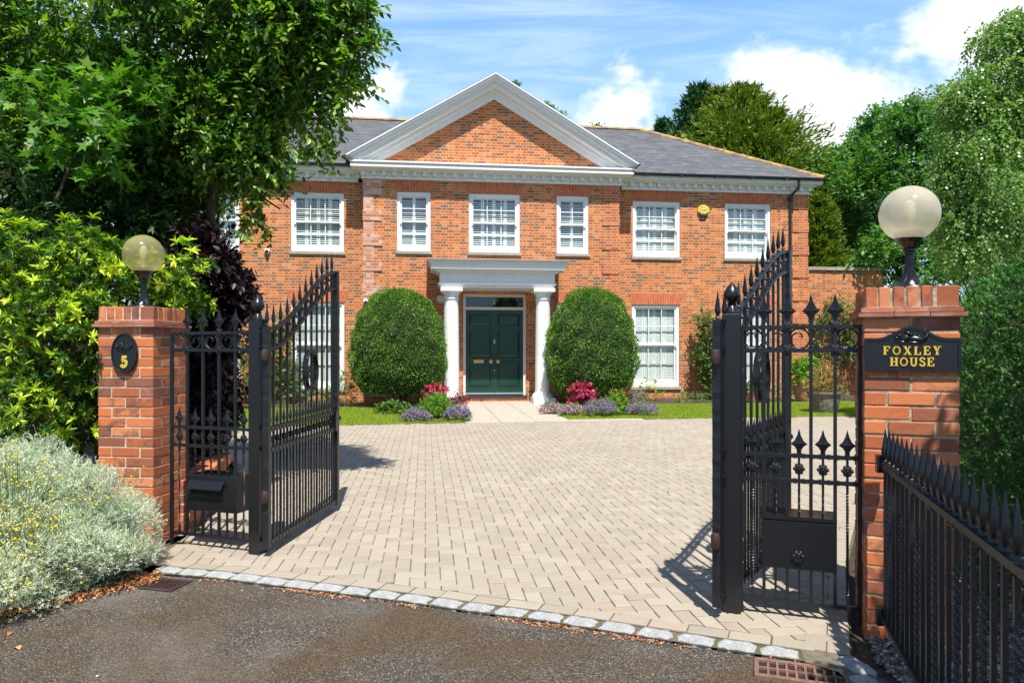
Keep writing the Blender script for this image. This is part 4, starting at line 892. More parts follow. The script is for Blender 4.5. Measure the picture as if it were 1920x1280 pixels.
# right sign
sg = thing('house_name_sign', 'black arched cast sign with gold lettering FOXLEY HOUSE on the right pillar', 'sign', RPC+Matrix.Rotation(TH_R, 3, 'Z') @ Vector((0.0, -.2165, 1.445)), TH_R)
def sign_outline(w, z0, zs, zt, n=20):
    pts = [(-w, z0), (w, z0)]
    for k in range(n+1):
        x = w-2*w*k/n; q = abs(x)/w; e = 0 if q > .72 else .5+.5*math.cos(math.pi*q/.72); pts.append((x, zs+(zt-zs)*e))
    return pts
w_ = .213
m = MB(); o1 = sign_outline(w_, -.112, .052, .112); i1 = sign_outline(w_-.012, -.100, .041, .100)
m.prism(o1, -.012, 0); 
n1_ = len(o1); ring = [(x, -.018, z) for x, z in o1]+[(x, -.018, z) for x, z in i1]+[(x, -.0121, z) for x, z in o1]+[(x, -.0121, z) for x, z in i1]
m.add(ring, [(k, (k+1) % n1_, n1_+(k+1) % n1_, n1_+k) for k in range(n1_)]+[(n1_+k, n1_+(k+1) % n1_, 3*n1_+(k+1) % n1_, 3*n1_+k) for k in range(n1_)]+[(2*n1_+k, 2*n1_+(k+1) % n1_, (k+1) % n1_, k) for k in range(n1_)])
m.build('plate', BLACKS, sg)
m = MB(); relief(m, 0, .055, .078, -.014); m.build('fox_relief', BLACKS, sg, True)
lettering('FOXLEY', .040, .0062, 0, -.017, -.012, 0, -.030, .36).build('lettering', GOLD, sg)
lettering('HOUSE', .040, .0062, 0, -.017, -.012, 0, -.086, .24).build('lettering', GOLD, sg)
# left plaque
pq = thing('number_plaque', 'oval black cast plaque with gold number 5 on the left pillar', 'sign', LPC+Matrix.Rotation(TH_L, 3, 'Z') @ Vector((.004, -.226, 1.412)), TH_L)
m = MB(); el = lambda a, b: [(a*math.cos(k*math.pi/18), b*math.sin(k*math.pi/18)) for k in range(36)]
m.prism(el(.103, .148), -.012, 0); pp = [(.103*math.cos(k*math.pi/18)*.955, -.014, .148*math.sin(k*math.pi/18)*.97) for k in range(36)]; m.tube(pp, .0065, 6, closed=True); m.build('plate', BLACKS, pq, True)
m = MB(); relief(m, 0, .05, .066, -.015); m.build('fox_relief', BLACKS, pq, True)
lettering('5', .075, .014, 0, -.018, -.012, 0, -.100).build('lettering', GOLD, pq)
# ================================================================== IRONWORK
def twist_bar(m, x, y, z0, z1, s, t0, t1, turns, mi=0):
    """square bar along z with a twisted stretch between t0 and t1"""
    zs = [z0, t0]; n = int((t1-t0)/.008); zs += [t0+(t1-t0)*k/n for k in range(1, n)]+[t1, z1]; vs = []; fs = []
    for z in zs:
        a = math.pi/4+(0 if z <= t0 else 2*math.pi*turns*(min(z, t1)-t0)/(t1-t0))
        r = s*.707*(.92 if t0 < z < t1 else 1)
        for k in range(4): q = a+k*math.pi/2; vs.append((x+r*math.cos(q), y+r*math.sin(q), z))
    for i in range(len(zs)-1):
        for k in range(4): fs.append((i*4+k, i*4+(k+1) % 4, i*4+4+(k+1) % 4, i*4+4+k))
    fs += [(3, 2, 1, 0), tuple(range(len(zs)*4-4, len(zs)*4))]; m.add(vs, fs, mi, .5)
def spear(m, x, z, h, w, kind='slim'):
    if kind == 'slim': m.lathe([(.006, 0), (.012, .008), (.007, .018), (w*.55, h*.3), (w*.5, h*.42), (w*.2, h*.78), (.001, h)], (x, 0, z), 6)
    else:   # broad concave diamond
        pr = [(0, 1.), (.10, .72), (.26, .52), (.5, .40), (.26, .30), (.12, .16), (.13, 0)]
        fr = [(a*w, b*h) for a, b in pr]; t_ = .011
        L_ = [(x+a, z+b) for a, b in fr]+[(x-a, z+b) for a, b in fr[::-1]][:-1]
        cx, cz = x, z+h*.42; n = len(L_)
        vs = [(a, 0, b) for a, b in L_]+[(cx, -t_, cz), (cx, t_, cz)]
        m.add(vs, [((k+1) % n, k, n) for k in range(n)]+[(k, (k+1) % n, n+1) for k in range(n)], 0, .5)
        m.tube([(a*.98+cx*.02, 0, b) for a, b in L_], .0035, 4, closed=True)
def rosette(m, x, z, r, y=0, petals=6):
    for sgn in (-1, 1):
        for k in range(petals):
            a = 2*math.pi*k/petals; px, pz = x+r*.62*math.cos(a), z+r*.62*math.sin(a)
            M = Matrix.Translation((px, y+sgn*.007, pz)) @ Matrix.Diagonal((r*.36, .005, r*.36, 1)); m.lathe([(.01, -1), (.8, -.5), (1, 0), (.8, .5), (.01, 1)], (0, 0, 0), 8, M=M)
        M = Matrix.Translation((x, y+sgn*.009, z)) @ Matrix.Rotation(R(-90*sgn), 4, 'X')
        m.lathe([(r*.62, -.006), (r*.62, .002), (r*.48, .005), (r*.40, .002), (r*.25, .002), (r*.22, .008), (.001, .010)], (0, 0, 0), 12, M=M)
def scroll(m, x, z, r, flip=1):
    pts = []
    for k in range(34):
        a = -math.pi*.5+k/33*3.55*math.pi; q = r if k < 18 else r*(1-.78*(k-18)/15)
        oz = 0 if k < 18 else (k-18)/15*r*.22
        pts.append((x+flip*q*math.cos(a), 0, z+q*math.sin(a)+oz*.6))
    m.tube(pts, .0048, 5)
def hammered(m, x, y0, y1, z0, z1, w):   # stile with irregular hammered edges
    n = int((z1-z0)/.03); vs = []; 
    for k in range(n+1):
        z = z0+(z1-z0)*k/n; e = rp.uniform(-.0022, .0022); vs += [(x-w/2-e, y0, z), (x+w/2+e, y0, z), (x+w/2+e, y1, z), (x-w/2-e, y1, z)]
    fs = [(i*4+k, i*4+(k+1) % 4, i*4+4+(k+1) % 4, i*4+4+k) for i in range(n) for k in range(4)]+[(3, 2, 1, 0), tuple(range(n*4, n*4+4))]; m.add(vs, fs, 0, .5)
def gate_leaf(label, loc, rz, L_, mirror=1):
    t_ = thing('gate_leaf', label, 'gate', loc, rz, 'pair of open driveway gates')
    sx = lambda x: x
    za, zb_ = 1.585, 2.125
    def top(x):
        q = x/L_; q = q*q*(3-2*q) if q < 1 else 1; return za+(zb_-za)*q
    def low(x): return top(x)-.145
    m = MB(); hammered(m, .0, -.022, .022, .06, 1.60, .044); m.build('stile', BLACK, t_); m = MB(); spear(m, 0, 1.60, .155, .03); m.build('spear_head', BLACKS, t_)
    m = MB(); hammered(m, L_, -.024, .024, .06, 2.135, .048); m.build('stile', BLACK, t_)
    for fn in (top, low):
        m = MB(); xs = [.02+(L_-.04)*k/24 for k in range(25)]; vs = []
        for x in xs:
            z = fn(x); vs += [(x, -.014, z-.011), (x, .014, z-.011), (x, .014, z+.011), (x, -.014, z+.011)]
        m.add(vs, [(i*4+k, i*4+(k+1) % 4, i*4+4+(k+1) % 4, i*4+4+k) for i in range(24) for k in range(4)], 0, .5); m.build('top_rail', BLACK, t_)
    for z in (.09, .735, .882):
        m = MB(); m.box(.02, L_-.02, -.016, .016, z-.014, z+.014)
        for k in range(22): x = .05+k*(L_-.1)/21; m.box(x-.009, x+.009, -.019, .019, z-.0165, z+.0165)
        m.build('rail', BLACK, t_)
    n = 11; sp = (L_-.02)/(n+.6)
    for k in range(1, n+1):
        x = sp*k-.012; m = MB(); m.box(x-.0075, x+.0075, -.0075, .0075, .09, top(x)+.02); b_ = m.build('bar', BLACK, t_)
        m = MB(); spear(m, x, top(x)+.012, .155, .028); m.build('spear_head', BLACKS, b_)
    for k in range(n+1):
        x = sp*(k+.5)-.012
        if x > L_-.04: continue
        m = MB(); twist_bar(m, x, 0, .09, .90, .012, .16, .66, 9); b_ = m.build('dog_bar', BLACK, t_); m = MB(); spear(m, x, .895, .13, .024); m.build('spear_head', BLACKS, b_)
        m = MB(); rosette(m, x, .808, .026); m.build('rosette', ROSB, b_)
    for k in range(n+1):
        x = sp*(k+.5)-.012
        if x > L_-.04: continue
        z = (top(x)+low(x))/2; m = MB(); pts = [(x+.043*math.cos(a)*.9, 0, z+.058*math.sin(a)+(.043*math.cos(a))*(top(x+.05)-top(x-.05))/.1*.9) for a in [i*math.pi/9 for i in range(18)]]
        m.tube(pts, .0065, 5, closed=True); m.lathe([(.001, -.014), (.014, 0), (.001, .014)], (x, 0, z+.01), 6); m.build('ring', BLACK, t_)
    # oval medallion with a small running fox on a bar
    xm, zm = L_*.575, 1.27; m = MB(); pts = [(xm+.115*math.cos(a), 0, zm+.165*math.sin(a)) for a in [i*math.pi/16 for i in range(32)]]
    vs = []
    for x, _, z in pts:
        dx, dz = (x-xm), (z-zm); l_ = math.hypot(dx, dz); ux, uz = dx/l_*.007, dz/l_*.007; vs += [(x-ux, -.022, z-uz), (x+ux, -.022, z+uz), (x+ux, .022, z+uz), (x-ux, .022, z-uz)]
    m.add(vs, [(i*4+k, i*4+(k+1) % 4, ((i+1) % 32)*4+(k+1) % 4, ((i+1) % 32)*4+k) for i in range(32) for k in range(4)], 0, .5); md = m.build('medallion', BLACKS, t_)
    m = MB(); m.box(xm-.10, xm+.10, -.006, .006, zm-.058, zm-.035)
    fox = [(-.085, .0), (-.05, -.015), (-.055, -.036), (-.04, -.036), (-.028, -.012), (.02, -.012), (.02, -.036), (.035, -.036), (.042, -.005), (.07, .03), (.09, .03), (.075, .045), (.068, .062), (.052, .045), (.03, .028), (-.03, .03), (-.05, .018), (-.09, .04), (-.10, .02)]
    m.prism([(xm+x, zm+z) for x, z in fox], -.005, .005); m.build('fox_figure', BLACKS, md)
    m = MB(); m.box(L_-.075, L_-.024, -.03, .03, .72, .90); lc = m.build('lock_box', BLACKS, t_)
    m = MB(); m.lathe([(.008, 0), (.008, .03), (.02, .04), (.024, .055), (.016, .07), (.002, .074)], (0, 0, 0), 12, M=Matrix.Translation((L_+.025, 0, .82)) @ Matrix.Rotation(R(90), 4, 'Y')); m.build('knob', BLACKS, lc, True)
    for z in (.42, 1.40):
        m = MB(); m.lathe([(.02, -.04), (.024, -.03), (.024, .03), (.02, .04)], (-.035, 0, z), 10); m.box(-.035, .0, -.012, .012, z-.012, z+.012); m.build('hinge', RUST, t_, True)
    return t_
HL, FLd = Vector((-1.706, 4.95, 0)), Vector((-1.575, 6.35, 0)); HR, FR = Vector((1.105, 3.82, 0)), Vector((1.945, 5.02, 0))
d_ = FLd-HL; gate_leaf('black wrought iron gate leaf swung open beside the left gate post', HL, math.atan2(d_.y, d_.x), 1.41)
d_ = FR-HR; gate_leaf('black wrought iron gate leaf swung open behind the right side panel', HR, math.atan2(d_.y, d_.x), 1.45)
TL = R(-19.3)
def post(label, loc, rz, h, w=.10):
    t_ = thing('gate_post', label, 'gate post', loc, rz, 'square black gate posts')
    m = MB(); m.bbox(-w/2, w/2, -w/2, w/2, -.02, h, .004); m.build('shaft', BLACKS, t_)
    m = MB(); m.lathe([(.048, 0), (.048, .008), (.036, .014), (.030, .03), (.022, .045), (.024, .052), (.026, .058), (.020, .062), (.030, .072), (.043, .09), (.046, .105), (.040, .125), (.026, .15), (.010, .168), (.002, .180)], (0, 0, h), 24); m.build('finial', BLACKS, t_, True); return t_
PL = Vector((-1.80, 5.035, 0)); PR = Vector((1.215, 3.93, 0))
post('square black gate post with onion finial at the left side panel', PL, TL, 1.645, .092)
post('square black gate post with onion finial at the right side panel', PR, TL, 1.635, .10)
def side_panel(label, p0, p1, tall, box, rosx):
    """panel from p0 to p1, local x along it"""
    d_ = p1-p0; L_ = d_.length; t_ = thing('side_panel', label, 'railing panel', p0, math.atan2(d_.y, d_.x), 'fixed ironwork panels beside the gates')
    for z in (.085, .735, .870, 1.435, 1.56):
        m = MB(); hammer = MB(); m.box(0, L_, -.012, .012, z-.010, z+.010)
        for k in range(14): x = L_*(k+.5)/14; m.box(x-.008, x+.008, -.014, .014, z-.012, z+.012)
        m.build('rail', BLACK, t_)
    sp = L_/(tall+.0) if tall else 1
    xs = [L_*(k+1)/(tall+1) for k in range(tall)]
    for x in xs:
        m = MB(); m.box(x-.0085, x+.0085, -.0085, .0085, .085, 1.60); b_ = m.build('bar', BLACK, t_); m = MB(); spear(m, x, 1.585, .15, .088, 'broad'); m.build('spear_head', BLACKS, b_)
    for k, x in enumerate(xs):
        if k % 2 == rosx:
            for z in (1.56, 1.435): m = MB(); rosette(m, x, z, .034, 0); m.build('rosette', ROSB, t_)
    for k in range(tall+1):
        x = L_*(k+.5)/(tall+1)
        m = MB(); scroll(m, x, 1.4975, .054, 1 if k % 2 else -1); m.build('scroll', BLACK, t_)
        if box and box[0] < x < box[1]: zlo = box[3]
        else: zlo = .085
        if 0.01 < x < L_-.01:
            m = MB(); twist_bar(m, x, 0, zlo, .885, .012, max(zlo+.01, .15), .69, 8); b_ = m.build('dog_bar', BLACK, t_); m = MB(); spear(m, x, .88, .135, .08, 'broad'); m.build('spear_head', BLACKS, b_); m = MB(); rosette(m, x, .80, .032); m.build('rosette', ROSB, b_)
            if zlo > .1: m = MB(); m.box(x-.006, x+.006, -.006, .006, .085, box[2]); m.build('dog_bar', BLACK, t_)
    for x in (0.0, L_):
        m = MB(); hammered(m, x, -.010, .010, .0, 1.57, .022); m.build('stile', BLACK, t_)
    return t_, L_
ang = Vector((math.cos(TL), math.sin(TL), 0))
t1, L1 = side_panel('short black ironwork panel with letterbox between left pillar and gate post', PL-ang*.775, PL-ang*.05, 4, (.13, .61, .265, .53), 0)
m = MB(); bx0, bx1 = .145, .60; m.bbox(bx0, bx1, -.012, .20, .265, .525, .005); lb = m.build('letter_box', BLACKS, t1)
m = MB(); m.box(bx0+.045, bx0+.345, -.0135, -.012, .385, .47); m.build('slot', simple('slot_dark', (.002, .002, .002), .9), lb)
m = MB(); M = Matrix.Translation((0, -.013, .485)) @ Matrix.Rotation(R(-38), 4, 'X'); m.box(bx0+.04, bx0+.35, -.002, .002, -.07, .0, M=M); m.build('flap', BLACKS, lb)
t2, L2 = side_panel('short black ironwork panel with letterbox back plate beside the FOXLEY HOUSE pillar', PR+ang*.05, PR+ang*.64, 4, (.08, .49, .265, .53), 1)
m = MB(); m.bbox(.105, .475, -.014, .19, .262, .52, .004); m.box(.10, .48, -.018, .19, .525, .545); lb = m.build('letter_box', BLACKS, t2)
m = MB(); rosette(m, .29, .335, .034, -.02); m.build('rosette_knob', BLACKS, lb)
# railing on the right running towards the camera
RA, RB = Vector((1.832, 3.50, 0)), Vector((1.832-.2962*2.35, 3.50-.9551*2.35, 0)); d_ = RB-RA; LR = d_.length
rl = thing('railing', 'black spear topped railing running from the right brick pillar towards the viewer', 'railing', RA, math.atan2(d_.y, d_.x))
for z, h in ((.875, .013), (.125, .011)):
    m = MB(); m.box(0, LR, -.02, .02, z-h, z+h); m.build('rail', BLACK, rl)
    m = MB(); m.box(-.035, .02, -.035, .035, z-.04, z+.045); m.build('bracket', BLACKS, rl)
for k in range(26):
    x = .03+k*.0885; m = MB()
    if k % 3 == 1: twist_bar(m, x, 0, .125, .885, .0155, .2, .72, 12)
    else: m.box(x-.0075, x+.0075, -.0075, .0075, .125, .885)
    b_ = m.build('bar', BLACK, rl)
    m = MB(); m.lathe([(.012, 0), (.015, .010), (.012, .02), (.009, .024), (.016, .045), (.0185, .06), (.015, .085), (.009, .13), (.0012, .178)], (x, 0, .878), 8); m.build('spear_head', BLACKS, b_, True)
    if k % 3 == 1:
        m = MB(); m.lathe([(.01, -.012), (.024, -.006), (.027, 0), (.024, .006), (.01, .012)], (x, 0, .857), 8); m.build('collar', BLACKS, b_, True)
# low brick retaining wall behind the left panel
A_ = Vector((-2.60, 5.62, 0)); B_ = Vector((-2.93, 7.15, 0)); d_ = B_-A_; L_ = d_.length
lw_ = thing('low_brick_wall', 'low brick retaining wall with sloping brick coping behind the left side panel', 'wall', A_, math.atan2(d_.y, d_.x))
m = MB()
for r in range(4):
    k = 0; x = -.11*(r % 2)
    while x < L_:
        a, b = max(0, x), min(L_, x+.215)
        if b-a > .03: brick_solid(m, a, b, -.05, .05, r*.075, r*.075+.0655)
        x += .225
m.box(.003, L_-.003, -.045, .045, -.03, .30, 1); m.build('brickwork', [PBRICK, MORTAR], lw_)
m = MB(); k = 0
while k*.075 < L_-.06: brick_solid(m, k*.075, k*.075+.066, -.105, .08, .302, .402); k += 1
m.box(.003, L_-.01, -.10, .075, .301, .394, 1); m.build('coping', [PBRICK, MORTAR], lw_)
# drain grates
DR = simple('orange_brown_iron', (.20, .105, .075), .85, nscale=30, namt=.4, bumps=.5, bscale=150); DK = simple('drain_void', (.02, .014, .010), 1.)
def drain(label, loc, rz, L_, W_, nx, ny, DR=DR):
    t_ = thing('drain_grate', label, 'drain grate', loc, rz); m = MB(); b = .011
    m.bbox(0, L_, 0, .022, -.05, -.012, .003); m.bbox(0, L_, W_-.022, W_, -.05, -.012, .003); m.box(0, .02, .022, W_-.022, -.05, -.013); m.box(L_-.02, L_, .022, W_-.022, -.05, -.013)
    for i in range(1, nx): x = .02+(L_-.04)*i/nx; m.box(x-b/2, x+b/2, .022, W_-.022, -.05, -.015)
    for j in range(1, ny): y = .022+(W_-.044)*j/ny; m.box(.02, L_-.02, y-b/2, y+b/2, -.05, -.0145)
    m.build('grid', DR, t_); m = MB(); m.box(.01, L_-.01, .01, W_-.01, -.06, -.026); m.build('pit', DK, t_)
drain('rust brown rectangular drain grate in the asphalt by the right corner setts', (1.085, 3.185, .0), R(-19), .40, .195, 9, 2)
drain('dark iron drain grate under the edge of the silver bush', (-2.30, 4.36, -.005), R(-14), .24, .2, 7, 1, RUST)
# ================================================================== VEGETATION
def unit(v): return v/np.maximum(np.linalg.norm(v, axis=-1, keepdims=True), 1e-6)
LEAF = {'oval': ([(0, 0), (.30, -.5), (.68, -.38), (1, 0), (.68, .38), (.30, .5)], [(0, 1, 2, 3), (0, 3, 4, 5)]),
        'diamond': ([(0, 0), (.45, -.5), (1, 0), (.45, .5)], [(0, 1, 2, 3)]),
        'maple': ([(.30, 0), (.02, -.06), (.0, -.50), (.28, -.22), (.60, -.62), (.56, -.17), (1, 0), (.56, .17), (.60, .62), (.28, .22), (0, .50), (.02, .06)], [(0, 1, 2, 3), (0, 3, 4, 5), (0, 5, 6, 7), (0, 7, 8, 9), (0, 9, 10, 11)])}
def leaf_verts(P, D, Nn, size, wr, shape, fold=.16, rng=None):
    D = unit(D); S_ = unit(np.cross(D, Nn)); Nn = np.cross(S_, D); T = LEAF[shape][0]; out = []
    for a, s in T: out.append(P+D*(a*size)[..., None]+S_*(s*wr*size)[..., None]+Nn*((abs(s)*fold-.10*a*a)*size)[..., None])
    return np.stack(out, -2)
def sprays(rng, blobs, per_area, L, k, size, wr, shape='oval', up=.15, droop=0., shell=.5, spread=.9, stems=None, rosette=False, jitter=.25, sub=None, vmin=-1., amin=None):
    """twigs with leaves through the volume of blobs [(cx,cy,cz,rx,ry,rz,w)]; returns leaf verts, rnd"""
    VV, RR, ST = [], [], []
    for bl in blobs:
        c = np.array(bl[:3]); r = np.array(bl[3:6]); wt = bl[6] if len(bl) > 6 else 1.
        area = 4*math.pi*((r[0]*r[1])**1.6/3+(r[0]*r[2])**1.6/3+(r[1]*r[2])**1.6/3)**(1/1.6)
        n = max(4, int(area*per_area*wt)); d = unit(rng.normal(size=(n, 3)))
        kk = d[:, 2] > vmin; d = d[kk]; n = len(d)
        if n == 0: continue
        rad = shell+(1-shell)*rng.rand(n)**.6; P = c+d*r*rad[:, None]
        T = unit(d/r*r.mean()*.9+rng.normal(size=(n, 3))*jitter+np.array([0, 0, up]))
        ln = L*rng.uniform(.6, 1.25, n); f = (np.arange(k)+.6)/k if not rosette else np.full(k, 1.)-np.arange(k)/k*.25
        q = f[None, :, None]*ln[:, None, None]
        pos = P[:, None]+T[:, None]*q+np.array([0, 0, -droop])*(q**2)/L
        ref = unit(np.cross(T, unit(rng.normal(size=(n, 3))))); oth = np.cross(T, ref)
        if rosette: ph = 2.4*np.arange(k)[None]+rng.uniform(0, 6.28, (n, 1))
        else: ph = np.pi*np.arange(k)[None]+rng.uniform(-.5, .5, (n, k))
        side = ref[:, None]*np.cos(ph)[..., None]+oth[:, None]*np.sin(ph)[..., None]
        D = unit(T[:, None]*(1-spread*.55)+side*spread+rng.normal(size=(n, k, 3))*.2+np.array([0, 0, -droop*.6]))
        Nn = unit(np.array([0, 0, 1.])+T[:, None]*.25+rng.normal(size=(n, k, 3))*.38)
        sz = size*rng.uniform(.65, 1.2, (n, k))
        V = leaf_verts(pos.reshape(-1, 3), D.reshape(-1, 3), Nn.reshape(-1, 3), sz.reshape(-1), wr, shape)
        VV.append(V); base = rng.rand(n, 1)*.6+rng.rand(n, k)*.4
        if rosette: base = rng.rand(n, 1)**1.25*.82+rng.rand(n, k)*.18
        RR.append(base.reshape(-1))
        if stems:
            E_ = P+T*ln[:, None]+np.array([0, 0, -droop])*(ln**2/L)[:, None]; B0 = P-T*ln[:, None]*.5
            s = []; 
            for e, w__ in ((B0, stems), (E_, stems*.4)):
                for j in range(3): a = j*2.094; s.append(e+ref*math.cos(a)*w__+oth*math.sin(a)*w__)
            ST.append(np.stack(s, 1))
    return np.concatenate(VV), np.concatenate(RR), (np.concatenate(ST) if ST else None)
STF = [(0, 1, 4, 3), (1, 2, 5, 4), (2, 0, 3, 5)]
def subblobs(rng, blobs, n, rmin, rmax, out=.75, keep=.7):
    """clumps scattered over every big blob, so that the outline is uneven"""
    res = []
    for bl in blobs:
        c = np.array(bl[:3]); r = np.array(bl[3:6])
        if keep: res.append((*c, *(r*keep), .6))
        nn = int(n*(bl[6] if len(bl) > 6 else 1))
        for _ in range(nn):
            d = unit(rng.normal(size=3)); s = rng.uniform(rmin, rmax)
            res.append((*(c+d*r*out*rng.uniform(.75, 1.12)), s*rng.uniform(.8, 1.25), s*rng.uniform(.8, 1.25), s*rng.uniform(.6, .95), 1))
    return res
def plant(name, label, cat, base, mat, V, Rn, shape, limbs=None, stems=None, group=None, bark=None, part='crown', extra=None):
    base = Vector(base); t_ = thing(name, label, cat, base, 0, group); o = np.array(base)
    c = np_mesh(part, V-o, LEAF[shape][1], Rn, mat, t_)
    if limbs:
        m = MB()
        for pts, r in limbs: m.tube([Vector(p)-base for p in pts], r, 7)
        m.build('trunk', bark or BARK, t_, True)
    if stems is not None: np_mesh('twigs', stems-o, STF, np.full(len(stems), .5), bark or BARK, t_)
    return t_
def limb(a, b, ra, rb, bend=.15, rng=random.Random(2), n=6):
    a, b = Vector(a), Vector(b); L_ = (b-a).length; out = []; off = Vector((rng.uniform(-1, 1), rng.uniform(-1, 1), rng.uniform(0, 1)))*bend*L_
    for k in range(n+1): q = k/n; out.append(a.lerp(b, q)+off*math.sin(math.pi*q)+Vector((rng.uniform(-1, 1), rng.uniform(-1, 1), 0))*.02*L_)
    return out, [ra+(rb-ra)*k/n for k in range(n+1)]
def PB(px, py, Y, rpx, rpy=None, ry=None, w=1.):
    """blob seen around a pixel at depth Y, radius in pixels"""
    c = at(px, py, Y); rx = rpx*Y/F; rz = (rpy or rpx)*Y/F; return (*c, rx, ry if ry else rx, rz, w)
# ---------------- big dark tree on the left, overhanging the drive
rg = np.random.RandomState(11)
big = [PB(10, 130, 7.9, 120, 130, .7), PB(80, 60, 7.6, 190, 150, 1.0), PB(300, 60, 7.4, 170, 150, .9), PB(480, 60, 7.2, 110, 120, .7), PB(575, 40, 7.0, 50, 70, .45), PB(400, 220, 7.4, 105, 105, .7), PB(250, 260, 7.6, 150, 120, .8), PB(500, 170, 7.1, 48, 62, .4),
       PB(90, 250, 7.6, 160, 140, .8), PB(330, 350, 7.6, 30, 70, .4), PB(455, 275, 7.2, 34, 30, .25), PB(285, 400, 8.0, 70, 105, .6), PB(140, 420, 7.9, 160, 130, .7), PB(-120, 200, 7.4, 160, 250, .9),
       PB(120, -180, 7.2, 300, 150, 1.3), PB(420, -160, 7.0, 240, 140, 1.1), PB(-150, -420, 7.0, 300, 200, 1.5), PB(330, -420, 6.9, 300, 180, 1.4)]
sb = subblobs(rg, big, 15, .17, .36, .85, .72)
tips = [PB(560, 215, 7.0, 26, 18, w=.7), PB(575, 165, 7.0, 30, 24, w=.7), PB(610, 120, 6.9, 36, 26), PB(625, 60, 6.9, 40, 30), PB(690, 20, 6.8, 24, 16), PB(655, 45, 6.8, 34, 22), PB(700, 80, 6.8, 22, 13), PB(660, 110, 6.8, 36, 22), PB(640, 160, 6.9, 32, 18), PB(612, 185, 6.9, 34, 22), PB(600, 225, 6.9, 26, 24), PB(585, 260, 7.0, 20, 30), PB(545, 280, 7.0, 18, 18),
        PB(603, 275, 7.0, 10, 22), PB(500, 340, 7.2, 22, 20), PB(478, 395, 7.4, 26, 20), PB(500, 425, 7.4, 14, 11), PB(520, 310, 7.1, 22, 16), PB(480, 290, 7.1, 50, 30), PB(640, -10, 6.8, 50, 30)]
V, Rn, St = sprays(rg, sb, 48, .25, 9, .077, .50, 'oval', up=.05, droop=.4, shell=.25, stems=.0022, jitter=.6)
V2, R2, S2 = sprays(rg, tips, 95, .2, 9, .080, .5, 'oval', up=-.05, droop=.5, shell=.1, stems=.0022, jitter=.6)
def arch_spray(p0, p1, sag, n, rng, size=.066, lat=.55):
    """a leafy twig from p0 to p1"""
    p0, p1 = np.array(p0), np.array(p1); f = (np.arange(n)+.5)/n; pos = p0+(p1-p0)*f[:, None]; pos[:, 2] += -sag*np.sin(f*np.pi*.9)*-1
    d_ = unit(p1-p0); sd = unit(np.cross(d_, [0, 0, 1.])); sg = np.where(np.arange(n) % 2, 1., -1.)
    D = d_*.6+sd*sg[:, None]*lat+rng.normal(size=(n, 3))*.25+np.array([0, 0, -.35]); Nn = np.array([0, 0, 1.])+rng.normal(size=(n, 3))*.5
    return leaf_verts(pos, D, Nn, size*rng.uniform(.7, 1.15, n), .5, 'oval'), pos
limbs = []; xtra = []
TB = Vector((-3.9, 8.1, 0))
for (a, b, ra, rb) in [((-3.9, 8.1, 0), (-3.8, 7.8, 3.6), .14, .08), ((-3.5, 8.0, 0), (-3.0, 7.4, 4.2), .07, .03), ((-3.95, 8.0, .5), (-4.8, 7.4, 4.5), .09, .04), ((-3.8, 7.8, 2.4), (-2.3, 7.1, 4.3), .05, .02), ((-3.8, 7.8, 3.4), (-1.9, 6.9, 5.2), .045, .012),
                        ((-3.05, 7.4, 3.4), (-2.4, 7.4, 2.9), .02, .008), ((-3.8, 7.8, 3.6), (-3.5, 7.2, 6.3), .07, .03), ((-3.4, 7.9, 1.2), (-3.15, 7.8, 3.1), .03, .016), ((-4.8, 7.4, 4.3), (-5.6, 7., 6.), .04, .02)]:
    limbs.append(limb(a, b, ra, rb))
for (q0, q1) in [((600, 130), (722, 170)), ((620, 60), (728, 10)), ((620, 60), (722, 108)), ((640, 30), (733, 66)), ((580, 150), (690, 120)), ((650, 100), (690, 160)), ((640, 150), (728, 195)), ((590, 200), (655, 150)), ((600, 20), (700, -20)), ((520, 250), (560, 300)), ((560, 200), (612, 300)), ((440, 400), (512, 432)), ((430, 380), (500, 385)), ((430, 430), (470, 452)), ((600, 10), (735, 30)), ((620, 100), (734, 128)), ((600, 60), (728, 78)), ((590, 170), (680, 185)), ((560, 190), (640, 235)), ((540, 210), (618, 250)), ((560, 220), (598, 300)), ((480, 280), (545, 322)), ((470, 300), (520, 345)), ((440, 340), (520, 372)), ((650, 60), (735, 100)), ((620, 190), (650, 240))]:
    a, b = at(*q0, 6.9), at(*q1, 6.7); v, ps = arch_spray(a, b, .03, 20, rg, .075); xtra.append(v); limbs.append(([tuple(p) for p in [a]+list(ps[::4])+[b]], [.006]+[.004]*len(ps[::4])+[.002]))
X = np.concatenate(xtra); V = np.concatenate([V, V2, X]); Rn = np.concatenate([Rn, R2, rg.rand(len(X))])
plant('broadleaf_tree', 'large dark green broadleaf tree overhanging the left side of the house', 'tree', TB, L_TREE, V, Rn, 'oval', limbs, np.concatenate([St, S2]))
# dead brown cluster hanging at the tip
V, Rn, St = sprays(rg, [PB(556, 285, 6.95, 7, 9), PB(558, 305, 6.95, 6, 12)], 260, .06, 7, .045, .5, 'oval', droop=1., shell=.1, stems=.0015)
